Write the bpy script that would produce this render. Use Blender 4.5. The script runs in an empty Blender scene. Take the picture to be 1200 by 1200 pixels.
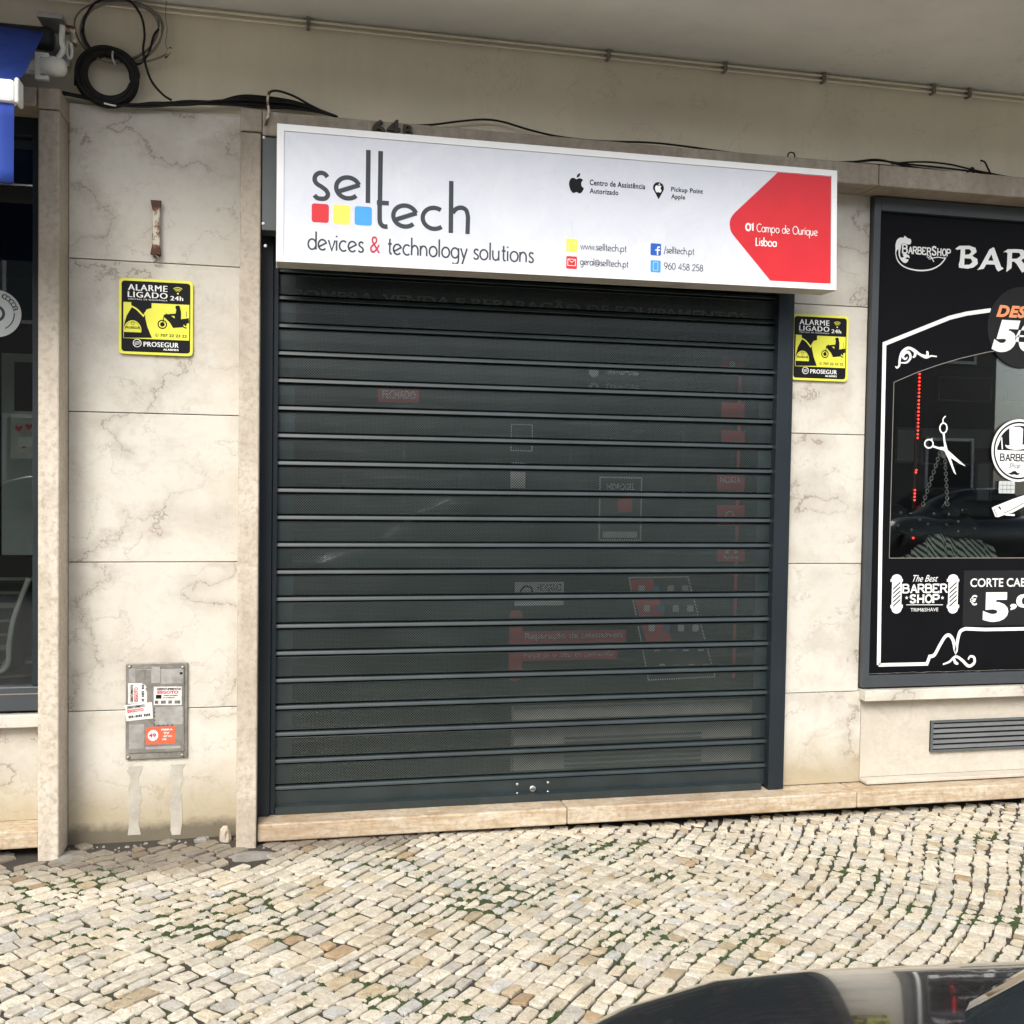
import bpy, math, random
from math import sin, cos, pi, radians
from mathutils import Vector, Matrix, noise
from mathutils.geometry import tessellate_polygon

RN = random.Random(11)
sc = bpy.context.scene
# ------------------------------------------------------------------ camera
F_PX, YAW, PITCH, ROLL = 1218.4, radians(12.2458), radians(1.8343), radians(0.867)
CAM = Vector((0, -4.2, 1.42))
cf = Vector((sin(YAW)*cos(PITCH), cos(YAW)*cos(PITCH), -sin(PITCH)))
cr0 = Vector((cos(YAW), -sin(YAW), 0)); cu0 = cr0.cross(cf)
cr = cr0*cos(ROLL)+cu0*sin(ROLL); cu = -cr0*sin(ROLL)+cu0*cos(ROLL)
cam_d = bpy.data.cameras.new('camera'); cam = bpy.data.objects.new('camera', cam_d)
sc.collection.objects.link(cam)
cam.matrix_world = Matrix(((cr.x, cu.x, -cf.x, CAM.x), (cr.y, cu.y, -cf.y, CAM.y), (cr.z, cu.z, -cf.z, CAM.z), (0, 0, 0, 1)))
cam_d.sensor_width = 36; cam_d.lens = F_PX/1200*36; cam_d.clip_start = .05; cam_d.clip_end = 500
sc.camera = cam
# ------------------------------------------------------------------ light
SUN_EL, SUN_AZ = radians(42), radians(205)       # azimuth clockwise from +Y: light comes over the street
w = bpy.data.worlds.new('World'); sc.world = w; w.use_nodes = True
wt = w.node_tree; bg = wt.nodes['Background']; bg.inputs[1].default_value = .15
sky = wt.nodes.new('ShaderNodeTexSky'); sky.sky_type = 'NISHITA'; sky.sun_disc = False
sky.sun_elevation = SUN_EL; sky.sun_rotation = SUN_AZ; sky.dust_density = 2; sky.air_density = 1.0; sky.ozone_density = .6
# overcast: cloud cover takes most of the blue out of the sky
hs = wt.nodes.new('ShaderNodeHueSaturation'); hs.inputs['Saturation'].default_value = .5; wt.links.new(sky.outputs[0], hs.inputs['Color']); wt.links.new(hs.outputs[0], bg.inputs[0])
sd = bpy.data.lights.new('sun', 'SUN'); sun = bpy.data.objects.new('sun', sd); sc.collection.objects.link(sun)
sd.energy = 1.5; sd.angle = radians(26); sd.color = (1, .965, .90)
sdir = Vector((sin(SUN_AZ)*cos(SUN_EL), cos(SUN_AZ)*cos(SUN_EL), sin(SUN_EL)))
sun.rotation_euler = sdir.to_track_quat('Z', 'Y').to_euler(); sun.location = (0, -8, 12)
vs = sc.view_settings; vs.view_transform = 'Standard'; vs.look = 'None'; vs.gamma = 1; vs.exposure = 1.14
vs.use_curve_mapping = False
sc.cycles.use_denoising = True; sc.cycles.sample_clamp_indirect = 3; sc.cycles.max_bounces = 8; sc.cycles.transparent_max_bounces = 16
sc.cycles.caustics_reflective = False; sc.cycles.caustics_refractive = False

# ------------------------------------------------------------------ helpers
COL = sc.collection
def ray(px, py):
    return cf + cr*(px-600)/F_PX - cu*(py-600)/F_PX
def at(px, py, y=0.):            # where a spot of the facade lies on the wall plane at depth y
    d = ray(px, py); return CAM + d*((y-CAM.y)/d.y)
def zm(ox, oy, s): return lambda x, y: (ox+x/s, oy+y/s)

def link(o, parent=None):
    COL.objects.link(o)
    if parent is not None:
        o.parent = parent
        if parent.type == 'EMPTY': o.matrix_parent_inverse = (Matrix.Translation(parent.location) @ parent.rotation_euler.to_matrix().to_4x4()).inverted()
    return o
def thing(name, label, cat, loc=(0, 0, 0), group=None, rz=0):
    o = bpy.data.objects.new(name, None); o.empty_display_size = .1; COL.objects.link(o)
    o.location = loc; o.rotation_euler = (0, 0, rz); o['label'] = label; o['category'] = cat
    if group: o['group'] = group
    return o
def tag(o, label, cat, group=None):
    o['label'] = label; o['category'] = cat
    if group: o['group'] = group
    return o
def struct(o): o['kind'] = 'structure'; return o
def stuff(o): o['kind'] = 'stuff'; return o

class MB:
    def __init__(s): s.v = []; s.f = []; s.m = []
    def add(s, vs_, fs, m=0):
        b = len(s.v); s.v += [tuple(p) for p in vs_]; s.f += [[i+b for i in f] for f in fs]; s.m += [m]*len(fs); return s
    def box(s, x0, x1, y0, y1, z0, z1, m=0):
        return s.add([(x, y, z) for x in (x0, x1) for y in (y0, y1) for z in (z0, z1)],
                     [(0, 1, 3, 2), (4, 6, 7, 5), (0, 4, 5, 1), (2, 3, 7, 6), (0, 2, 6, 4), (1, 5, 7, 3)], m)
    def tube(s, pts, r, n=8, closed=False, m=0, caps=True):
        pts = [Vector(p) for p in pts]; N = len(pts); rs = r if isinstance(r, (list, tuple)) else [r]*N
        ref = None; rings = []
        for i, p in enumerate(pts):
            a = pts[(i-1) % N] if (closed or i > 0) else p; b = pts[(i+1) % N] if (closed or i < N-1) else p
            t = (b-a)
            if t.length < 1e-9: t = Vector((0, 0, 1))
            t.normalize()
            if ref is None: ref = Vector((0, 0, 1)) if abs(t.z) < .9 else Vector((1, 0, 0))
            x = t.cross(ref); 
            if x.length < 1e-6: x = t.orthogonal()
            x.normalize(); yv = x.cross(t); ref = yv*1
            rings.append([p+(x*cos(2*pi*k/n)+yv*sin(2*pi*k/n))*rs[i] for k in range(n)])
        vs_ = [q for rg in rings for q in rg]; fs = []
        for i in range(N if closed else N-1):
            j = (i+1) % N
            for k in range(n): fs.append((i*n+k, i*n+(k+1) % n, j*n+(k+1) % n, j*n+k))
        if not closed and caps: fs += [tuple(range(n))[::-1], tuple((N-1)*n+k for k in range(n))]
        return s.add(vs_, fs, m)
    def lathe(s, c, axis, prof, n=16, m=0):       # prof: (distance along axis, radius)
        c = Vector(c); a = Vector(axis).normalized(); x = a.orthogonal().normalized(); y = a.cross(x)
        vs_ = [c+a*h+(x*cos(2*pi*k/n)+y*sin(2*pi*k/n))*r for h, r in prof for k in range(n)]
        fs = [(i*n+k, i*n+(k+1) % n, (i+1)*n+(k+1) % n, (i+1)*n+k) for i in range(len(prof)-1) for k in range(n)]
        fs += [tuple(range(n))[::-1], tuple((len(prof)-1)*n+k for k in range(n))]
        return s.add(vs_, fs, m)
    def prism(s, pts, y0, y1, m=0):               # outline in (x, z), from y0 (front) to y1 (back)
        n = len(pts); A = [(p[0], y0, p[1]) for p in pts]; B = [(p[0], y1, p[1]) for p in pts]
        tr = tessellate_polygon([[Vector((p[0], p[1], 0)) for p in pts]])
        return s.add(A+B, [tuple(t) for t in tr]+[tuple(i+n for i in t[::-1]) for t in tr]+[(i, (i+1) % n, (i+1) % n+n, i+n) for i in range(n)], m)
    def sheet(s, loops, y, m=0):                  # flat print in (x, z); first loop outer, rest holes
        lv = [[Vector((p[0], p[1], 0)) for p in lp] for lp in loops]
        tr = tessellate_polygon(lv); flat = [p for lp in loops for p in lp]
        fs = []
        for t in tr:
            a, b, c = [flat[i] for i in t]
            if (b[0]-a[0])*(c[1]-a[1])-(b[1]-a[1])*(c[0]-a[0]) < 0: t = t[::-1]
            fs.append(tuple(t))
        return s.add([(p[0], y, p[1]) for p in flat], fs, m)
    def ribbon(s, pts, wd, y, m=0, closed=False):
        P = [Vector((p[0], p[1])) for p in pts]; N = len(P)
        W = wd if isinstance(wd, (list, tuple)) else [wd]*N
        A = []; B = []
        for i in range(N):
            a = P[(i-1) % N] if (closed or i > 0) else None; b = P[(i+1) % N] if (closed or i < N-1) else None
            t1 = (P[i]-a).normalized() if a is not None and (P[i]-a).length > 0 else None
            t2 = (b-P[i]).normalized() if b is not None and (b-P[i]).length > 0 else None
            t1 = t1 or t2 or Vector((1, 0)); t2 = t2 or t1
            t = t1+t2; t = t.normalized() if t.length > 1e-6 else t1
            n = Vector((-t.y, t.x)); k = 1/max(.5, n.dot(Vector((-t1.y, t1.x))))
            A.append(P[i]+n*W[i]*.5*k); B.append(P[i]-n*W[i]*.5*k)
        fs = []
        for i in range(N if closed else N-1):
            j = (i+1) % N; fs.append((i, i+N, j+N, j))
        return s.add([(p.x, y, p.y) for p in A+B], fs, m)
    def build(s, name, mats, parent=None, smooth=False, bevel=0, seg=2):
        me = bpy.data.meshes.new(name); me.from_pydata(s.v, [], s.f)
        if not isinstance(mats, (list, tuple)): mats = [mats]
        for m in mats: me.materials.append(m)
        if len(mats) > 1: me.polygons.foreach_set('material_index', s.m)
        if smooth: me.polygons.foreach_set('use_smooth', [True]*len(s.f))
        me.update()
        o = link(bpy.data.objects.new(name, me), parent)
        if bevel:
            b = o.modifiers.new('bevel', 'BEVEL'); b.width = bevel; b.segments = seg; b.limit_method = 'ANGLE'
        return o
def crom(pts, n=6, closed=False):
    P = [Vector(p) for p in pts]; N = len(P); out = []
    for i in range(N if closed else N-1):
        p0 = P[(i-1) % N] if (closed or i > 0) else P[i]; p1 = P[i]; p2 = P[(i+1) % N]
        p3 = P[(i+2) % N] if (closed or i < N-2) else p2
        for k in range(n):
            t = k/n
            out.append(.5*((2*p1)+(-p0+p2)*t+(2*p0-5*p1+4*p2-p3)*t*t+(-p0+3*p1-3*p2+p3)*t**3))
    if not closed: out.append(P[-1])
    return out
def arc(cx, cy, rx, ry, a0, a1, n=None):
    n = n or max(4, int(abs(a1-a0)/12))
    return [(cx+rx*cos(radians(a0+(a1-a0)*i/n)), cy+ry*sin(radians(a0+(a1-a0)*i/n))) for i in range(n+1)]
def rrect(x0, z0, x1, z1, r, n=5):
    return arc(x1-r, z1-r, r, r, 0, 90, n)+arc(x0+r, z1-r, r, r, 90, 180, n)+arc(x0+r, z0+r, r, r, 180, 270, n)+arc(x1-r, z0+r, r, r, 270, 360, n)
def circ(cx, cy, r, n=32, ry=None): return arc(cx, cy, r, ry or r, 0, 360, n)[:-1]

# ------------------------------------------------------------------ materials
MATS = {}
class G:
    def __init__(s, name):
        s.m = bpy.data.materials.new(name); s.m.use_nodes = True; s.t = s.m.node_tree; s.n = s.t.nodes
        s.b = s.n['Principled BSDF']; s.out = s.n['Material Output']; s._tc = None; MATS[name] = s.m
    def node(s, ty, **kw):
        nd = s.n.new(ty)
        for k, v in kw.items():
            if k.startswith('i_'): s.set(nd.inputs[int(k[2:]) if k[2:].isdigit() else k[2:].replace('_', ' ')], v)
            else: setattr(nd, k, v)
        return nd
    def set(s, inp, v):
        if isinstance(v, bpy.types.NodeSocket): s.t.links.new(v, inp)
        elif isinstance(v, (tuple, list)) and len(v) == 3 and inp.type == 'RGBA': inp.default_value = (*v, 1)
        else: inp.default_value = v
    def obj(s, rnd=True, scale=(1, 1, 1)):
        tc = s.node('ShaderNodeTexCoord').outputs['Object']
        mp = s.node('ShaderNodeMapping'); s.set(mp.inputs[0], tc); mp.inputs['Scale'].default_value = scale
        if rnd:
            oi = s.node('ShaderNodeObjectInfo').outputs['Random']
            mu = s.node('ShaderNodeMath', operation='MULTIPLY', i_0=oi, i_1=37.7)
            cb = s.node('ShaderNodeCombineXYZ', i_0=mu.outputs[0], i_1=mu.outputs[0], i_2=mu.outputs[0]); s.set(mp.inputs['Location'], cb.outputs[0])
        return mp.outputs[0]
    def noise(s, vec, sc_, det=4, rough=.55, dist=0, col=False):
        nd = s.node('ShaderNodeTexNoise', i_Vector=vec, i_Scale=sc_, i_Detail=det, i_Roughness=rough, i_Distortion=dist)
        return nd.outputs['Color' if col else 'Fac']
    def ramp(s, fac, stops, interp='LINEAR'):
        nd = s.node('ShaderNodeValToRGB', i_0=fac); cr_ = nd.color_ramp; cr_.interpolation = interp
        while len(cr_.elements) < len(stops): cr_.elements.new(.5)
        for e, (p, c) in zip(cr_.elements, stops):
            e.position = p; e.color = (*c, 1) if isinstance(c, (tuple, list)) else (c, c, c, 1)
        return nd.outputs[0]
    def mix(s, fac, a, b, mode='MIX'):
        nd = s.node('ShaderNodeMix', data_type='RGBA', blend_type=mode)
        s.set(nd.inputs[0], fac); s.set(nd.inputs[6], a); s.set(nd.inputs[7], b); return nd.outputs[2]
    def math(s, op, a, b=0, c=None):
        nd = s.node('ShaderNodeMath', operation=op, i_0=a, i_1=b)
        if c is not None: s.set(nd.inputs[2], c)
        return nd.outputs[0]
    def bump(s, h, dist=.002, st=1):
        nd = s.node('ShaderNodeBump', i_Height=h, i_Distance=dist, i_Strength=st); s.set(s.b.inputs['Normal'], nd.outputs[0])
    def fin(s, col=None, rough=None, metal=0, spec=None):
        if col is not None: s.set(s.b.inputs['Base Color'], col)
        if rough is not None: s.set(s.b.inputs['Roughness'], rough)
        s.b.inputs['Metallic'].default_value = metal
        if spec is not None: s.b.inputs['Specular IOR Level'].default_value = spec
        return s.m
def plain(name, c, rough=.6, metal=0, var=.12, scale=12, bump=0, spec=.5, emit=None):
    g = G(name); v = g.obj()
    n = g.noise(v, scale, 5, .6)
    col = g.mix(g.ramp(n, [(.3, 0.), (.7, 1.)]), tuple(x*(1-var) for x in c), tuple(min(1, x*(1+var)) for x in c))
    if bump: g.bump(g.noise(v, scale*6, 3), bump)
    r = g.math('MULTIPLY_ADD', n, .15, rough-.07)
    g.fin(col, r, metal, spec)
    if emit: g.set(g.b.inputs['Emission Color'], c); g.b.inputs['Emission Strength'].default_value = emit
    return g.m

def m_marble():
    g = G('marble'); v = g.obj()
    big = g.noise(v, 1.6, 4, .6, .6); fine = g.noise(v, 22, 6, .7); cloud = g.noise(v, 5, 6, .65, 1.2)
    base = g.mix(g.ramp(big, [(.3, 0.), (.7, 1.)]), (.55, .515, .445), (.625, .59, .515))
    base = g.mix(g.math('MULTIPLY', g.ramp(cloud, [(.50, 0.), (.68, 1.)]), .55), base, (.50, .445, .36))
    base = g.mix(g.math('MULTIPLY', g.ramp(fine, [(.52, 0.), (.75, 1.)]), .30), base, (.36, .33, .28))
    # cracked veins: contour lines of warped noise, fading in and out
    wv = g.obj(True, (1, 1, 1.7)); wob = g.noise(v, 9, 6, .7, 0, True)
    vv = g.node('ShaderNodeVectorMath', operation='MULTIPLY_ADD'); g.set(vv.inputs[0], wob); vv.inputs[1].default_value = (.26, .26, .26); g.set(vv.inputs[2], wv)
    n1 = g.noise(vv.outputs[0], 1.5, 2, .5)
    line = g.math('ABSOLUTE', g.math('SUBTRACT', n1, .5))
    l1 = g.ramp(line, [(0, 1.), (.007, 0.)])
    n2 = g.noise(vv.outputs[0], 3.3, 1, .5); l2 = g.ramp(g.math('ABSOLUTE', g.math('SUBTRACT', n2, .47)), [(0, .5), (.008, 0.)])
    soft = g.ramp(line, [(0, .34), (.075, 0.)])
    mask = g.ramp(g.noise(v, 2.4, 3, .6), [(.33, 0.), (.50, 1.)])
    veins = g.math('MULTIPLY', g.math('MAXIMUM', g.math('MAXIMUM', l1, l2), soft), mask)
    col = g.mix(g.math('MULTIPLY', veins, .95), base, (.24, .195, .15))
    # ground splash: yellow-brown soiling along the foot of the wall
    z = g.node('ShaderNodeSeparateXYZ'); g.set(z.inputs[0], g.node('ShaderNodeTexCoord').outputs['Object'])
    h = g.math('ADD', z.outputs[2], g.math('MULTIPLY', cloud, -.22))
    col = g.mix(g.ramp(h, [(-.02, .75), (.22, 0.)]), col, (.36, .29, .17))
    col = g.mix(g.ramp(g.math('ADD', z.outputs[2], g.math('MULTIPLY', fine, -.07)), [(0.0, .8), (.045, 0.)]), col, (.10, .085, .06))
    g.bump(g.math('SUBTRACT', g.noise(v, 60, 5), g.math('MULTIPLY', veins, .6)), .0012)
    return g.fin(col, g.math('MULTIPLY_ADD', fine, .25, .35))
def m_lioz(name, a, b, c, streak=(1, 1, .35), stain=.5):
    g = G(name); v = g.obj(True, streak); v1 = g.obj(True)
    n = g.noise(v, 9, 6, .65, 1.5); f = g.noise(v1, 45, 5, .7); p = g.noise(v1, 3, 3)
    col = g.mix(g.ramp(n, [(.32, 0.), (.62, 1.)]), a, b)
    col = g.mix(g.math('MULTIPLY', g.ramp(f, [(.45, 0.), (.7, 1.)]), stain), col, c)
    col = g.mix(g.math('MULTIPLY', g.ramp(p, [(.45, 0.), (.65, 1.)]), stain*.7), col, c)
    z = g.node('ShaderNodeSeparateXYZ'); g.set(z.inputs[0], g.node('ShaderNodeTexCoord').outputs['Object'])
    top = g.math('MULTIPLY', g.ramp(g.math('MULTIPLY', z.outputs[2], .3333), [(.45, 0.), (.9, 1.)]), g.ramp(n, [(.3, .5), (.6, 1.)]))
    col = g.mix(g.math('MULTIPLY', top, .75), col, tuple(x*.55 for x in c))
    g.bump(g.math('ADD', f, g.math('MULTIPLY', n, .8)), .003)
    return g.fin(col, .62)
def m_plaster(name, c, sc_=90, b=.0015):
    g = G(name); v = g.obj(False); n = g.noise(v, 1.1, 5, .6, .5); f = g.noise(v, sc_, 4, .6)
    st = g.noise(g.obj(False, (3, 3, .4)), 2, 5, .65)
    col = g.mix(g.ramp(n, [(.3, 0.), (.7, 1.)]), tuple(x*.88 for x in c), tuple(x*1.08 for x in c))
    col = g.mix(g.math('MULTIPLY', g.ramp(st, [(.50, 0.), (.68, 1.)]), .13), col, tuple(x*.6 for x in c))
    ck = g.ramp(g.math('ABSOLUTE', g.math('SUBTRACT', g.noise(v, 1.3, 7, .62, .3), .5)), [(0, .22), (.0022, 0.)]); ck = g.math('MULTIPLY', ck, g.ramp(g.noise(v, .9, 2), [(.52, 0.), (.58, 1.)])); col = g.mix(ck, col, tuple(x*.35 for x in c))
    g.bump(f, b); return g.fin(col, .85)
def m_slat():
    g = G('perforated_shutter_metal')
    tc = g.node('ShaderNodeTexCoord').outputs['Object']; s = g.node('ShaderNodeSeparateXYZ'); g.set(s.inputs[0], tc)
    P = .0105
    a = g.math('DIVIDE', g.math('ADD', s.outputs[0], s.outputs[2]), P); b = g.math('DIVIDE', g.math('SUBTRACT', s.outputs[0], s.outputs[2]), P)
    fa = g.math('SUBTRACT', g.math('FRACT', a), .5); fb = g.math('SUBTRACT', g.math('FRACT', b), .5)
    d = g.math('ADD', g.math('MULTIPLY', fa, fa), g.math('MULTIPLY', fb, fb))
    hole = g.math('LESS_THAN', d, .34*.34)
    v = g.obj(); n = g.noise(v, 3, 5, .6); n2 = g.noise(g.obj(True, (.3, 1, 6)), 9, 4)
    col = g.mix(n, (.011, .018, .017), (.034, .046, .044))
    rn = g.node('ShaderNodeObjectInfo').outputs['Random']; col = g.mix(1, col, g.ramp(rn, [(0, .85), (1, 1.15)]), 'MULTIPLY')
    col = g.mix(g.math('MULTIPLY', g.ramp(n2, [(.55, 0.), (.75, 1.)]), .3), col, (.09, .10, .095))
    g.fin(col, .33, 0, 1.0)
    tr = g.node('ShaderNodeBsdfTransparent'); mx = g.node('ShaderNodeMixShader', i_0=hole); g.set(mx.inputs[1], g.b.outputs[0]); g.set(mx.inputs[2], tr.outputs[0])
    g.set(g.out.inputs[0], mx.outputs[0]); return g.m
def m_glass(name='window_glass', tint=(.82, .85, .83), r=.0):
    g = G(name); g.n.remove(g.b)
    fr = g.node('ShaderNodeFresnel', i_IOR=1.52); gl = g.node('ShaderNodeBsdfGlossy', i_Roughness=r, i_Color=(1, 1, 1)); tr = g.node('ShaderNodeBsdfTransparent', i_Color=tint)
    fac = g.math('MULTIPLY', fr.outputs[0], 1.1)
    mx = g.node('ShaderNodeMixShader', i_0=fac); g.set(mx.inputs[1], tr.outputs[0]); g.set(mx.inputs[2], gl.outputs[0]); g.set(g.out.inputs[0], mx.outputs[0]); return g.m
def m_stone():
    g = G('limestone_sett'); a = g.node('ShaderNodeAttribute', attribute_name='col').outputs['Color']
    v = g.node('ShaderNodeNewGeometry').outputs['Position']
    n = g.noise(v, 35, 6, .7, .5); f = g.noise(v, 130, 4, .7); cr_ = g.noise(v, 14, 3, .6, 1)
    col = g.mix(g.ramp(n, [(.35, 0.), (.7, 1.)]), a, g.mix(1, a, (.72, .66, .56), 'MULTIPLY'))
    col = g.mix(g.math('MULTIPLY', g.ramp(f, [(.55, 0.), (.72, 1.)]), .6), col, (.15, .12, .09))
    ln = g.ramp(g.math('ABSOLUTE', g.math('SUBTRACT', cr_, .5)), [(0, .45), (.012, 0.)])
    col = g.mix(ln, col, (.20, .18, .15))
    g.bump(g.math('ADD', n, f), .006); return g.fin(col, .7)
def m_dirt():
    g = G('joint_dirt'); v = g.node('ShaderNodeNewGeometry').outputs['Position']
    n = g.noise(v, 60, 5, .7); p = g.noise(v, 2.5, 4, .6, .4)
    col = g.mix(n, (.022, .018, .013), (.07, .057, .042))
    sy = g.node('ShaderNodeSeparateXYZ'); g.set(sy.inputs[0], v); far = g.ramp(g.math('MULTIPLY', sy.outputs[1], -1), [(.25, 0.), (.45, 1.)])
    col = g.mix(g.math('MULTIPLY', far, g.ramp(p, [(.49, 0.), (.57, .85)])), col, (.034, .050, .016))
    g.bump(n, .006); return g.fin(col, .95)
def m_sign():
    g = G('sign_face_white'); v = g.obj(False); n = g.noise(v, 4, 6, .7, 1.5); f = g.noise(v, 14, 5, .7, 2)
    col = g.mix(g.ramp(n, [(.3, 0.), (.7, 1.)]), (.60, .62, .68), (.67, .685, .735))
    col = g.mix(g.math('MULTIPLY', g.ramp(f, [(.56, 0.), (.70, 1.)]), .35), col, (.55, .545, .53))
    return g.fin(col, .35)
def m_rust():
    g = G('rusted_white_paint'); v = g.obj(); n = g.noise(v, 30, 6, .7)
    z = g.node('ShaderNodeSeparateXYZ'); g.set(z.inputs[0], g.node('ShaderNodeTexCoord').outputs['Generated'])
    e = g.ramp(g.math('ABSOLUTE', g.math('SUBTRACT', z.outputs[2], .5)), [(.30, 0.), (.42, .35)])
    col = g.ramp(g.math('ADD', n, e), [(.50, (.62, .57, .48)), (.58, (.22, .10, .05)), (.8, (.09, .04, .025))])
    g.bump(n, .003); return g.fin(col, .8)
def m_zinc():
    g = G('weathered_zinc'); v = g.obj(); n = g.noise(v, 9, 6, .7, 1); st = g.noise(g.obj(True, (6, 6, 1)), 6, 5)
    col = g.mix(g.ramp(n, [(.35, 0.), (.65, 1.)]), (.17, .16, .14), (.30, .28, .25))
    col = g.mix(g.math('MULTIPLY', g.ramp(st, [(.55, 0.), (.7, 1.)]), .5), col, (.11, .10, .09)); g.bump(n, .001)
    return g.fin(col, .5, .35)
def m_carpaint():
    g = G('black_car_paint'); g.fin((.006, .006, .008), .12, 0, .5); g.b.inputs['Coat Weight'].default_value = 1; g.b.inputs['Coat Roughness'].default_value = .045
    v = g.obj(); n = g.noise(v, 60, 4); g.set(g.b.inputs['Roughness'], g.math('MULTIPLY_ADD', n, .2, .1)); return g.m
def m_stripes():
    g = G('striped_cloth'); s = g.node('ShaderNodeSeparateXYZ'); g.set(s.inputs[0], g.node('ShaderNodeTexCoord').outputs['Object'])
    wv = g.math('FRACT', g.math('MULTIPLY', g.math('ADD', s.outputs[0], g.math('MULTIPLY', s.outputs[2], .6)), 42))
    col = g.mix(g.math('GREATER_THAN', wv, .55), (.62, .66, .62), (.05, .07, .06)); return g.fin(col, .9)
def m_fabric():
    g = G('blue_awning_fabric'); v = g.obj(False, (1, 1, 1)); n = g.noise(g.obj(False, (8, 8, 1)), 3, 5, .6)
    col = g.mix(n, (.012, .030, .22), (.03, .085, .42)); g.bump(g.noise(v, 300, 2), .0008); return g.fin(col, .75)

M = dict(
 marble=m_marble(),
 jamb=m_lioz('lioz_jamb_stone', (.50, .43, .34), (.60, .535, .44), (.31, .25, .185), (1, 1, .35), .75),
 sill=m_lioz('rosy_sill_stone', (.40, .285, .155), (.57, .495, .38), (.27, .17, .105), (.55, 1.2, 3.2), .6),
 rough=m_lioz('bush_hammered_stone', (.50, .45, .375), (.56, .51, .43), (.40, .35, .28), (1, 1, 1), .3),
 plaster=m_plaster('beige_plaster', (.74, .67, .53)),
 soffit=m_plaster('painted_soffit', (.66, .66, .63), 140, .0012),
 slatp=m_slat(), metal=plain('anthracite_metal', (.019, .028, .029), .34, 0, .25, 6, 0, .6),
 guide=plain('dark_guide_metal', (.014, .020, .025), .4, 0, .1, 4, 0, .35),
 housing=plain('grey_housing_metal', (.085, .10, .10), .5, 0, .1, 6),
 frame=plain('slate_window_frame', (.046, .052, .058), .42, 0, .08, 5),
 white=plain('white_aluminium', (.78, .78, .775), .35, 0, .03, 5), lip=plain('aged_white_lip', (.46, .43, .38), .6, 0, .15, 9),
 sign=m_sign(), ink=plain('grey_ink', (.050, .058, .063), .55, 0, .04, 12, 0, .2), black=plain('black_ink', (.009, .009, .010), .55, 0, .05, 12, 0, .15),
 fred=plain('dim_red_film', (.52, .075, .08), .6), fwhite=plain('dim_white_film', (.52, .53, .53), .6), fblue=plain('dim_blue_film', (.07, .20, .36), .6), fwall=plain('shaded_base_wall', (.40, .39, .36), .8, 0, .2, 8),  # sticker inks and base wall toned down to pass for shade behind the shutter
 red=plain('red_ink', (.60, .014, .022), .45, 0, .04), dred=plain('crimson_ink', (.50, .02, .05), .5, 0, .04), yellow=plain('yellow_ink', (.90, .72, .10), .45, 0, .04),
 acid=plain('acid_yellow_print', (.78, .76, .07), .4, 0, .05), blue=plain('sky_blue_ink', (.05, .32, .75), .45, 0, .04), dblue=plain('deep_blue_ink', (.01, .09, .42), .45, 0, .04),
 wink=plain('white_vinyl', (.80, .80, .78), .45, 0, .03), gink=plain('pale_grey_vinyl', (.48, .50, .49), .5, 0, .05), orange=plain('orange_vinyl', (.85, .30, .12), .5, 0, .05),
 vinyl=plain('black_vinyl', (.005, .005, .006), .5, 0, .1, 3, 0, .08), disc=plain('charcoal_vinyl', (.018, .018, .019), .5, 0, .05, 12, 0, .1),
 glass=m_glass(), cable=plain('black_cable', (.009, .0085, .008), .6, 0, .5, 9, 0, .3), gcable=plain('grey_cable', (.19, .18, .155), .6, 0, .15),
 rust=m_rust(), zinc=m_zinc(), paper=plain('weathered_paper', (.66, .64, .60), .8, 0, .12, 30), ored=plain('orange_red_sticker', (.72, .11, .05), .6, 0, .12, 30),
 stone=m_stone(), dirt=m_dirt(), moss=plain('moss_green', (.034, .052, .016), .95, 0, .4, 60), cement=plain('grey_cement', (.24, .225, .195), .9, 0, .25, 20, .004),
 stain=plain('cement_patch', (.43, .40, .335), .9, 0, .16, 14, .002), road=plain('worn_granite_road', (.24, .235, .22), .9, 0, .2, 20, .004), asphalt=plain('asphalt', (.05, .05, .05), .9, 0, .2, 40, .004), kerb=plain('kerb_limestone', (.40, .38, .34), .8, 0, .15, 9, .003),
 paint=m_carpaint(), tyre=plain('tyre_rubber', (.015, .015, .015), .8), alloy=plain('alloy', (.45, .45, .46), .3, .9), cglass=plain('car_glass', (.02, .024, .028), .03, 0, .02, 2),
 fabric=m_fabric(), steel=plain('galvanised_steel', (.45, .44, .42), .4, .8, .1), brass=plain('dull_brass', (.035, .026, .015), .6, .2, .3, 20), stripes=m_stripes(),
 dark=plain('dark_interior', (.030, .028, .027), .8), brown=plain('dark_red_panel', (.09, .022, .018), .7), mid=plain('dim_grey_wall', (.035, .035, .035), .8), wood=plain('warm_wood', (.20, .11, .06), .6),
 led=plain('red_led', (1, .03, .02), .4, emit=3.5), leather=plain('black_leather', (.012, .012, .012), .4), plastic=plain('white_plastic', (.62, .62, .58), .45),
 gap=plain('foundation_earth', (.07, .055, .04), .95, 0, .3, 20), opp=m_plaster('opposite_render', (.20, .185, .16), 40), opw=m_plaster('opposite_white_render', (.24, .235, .22), 40), grille=plain('galvanised_grille', (.20, .21, .215), .45, .3),
)

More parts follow.
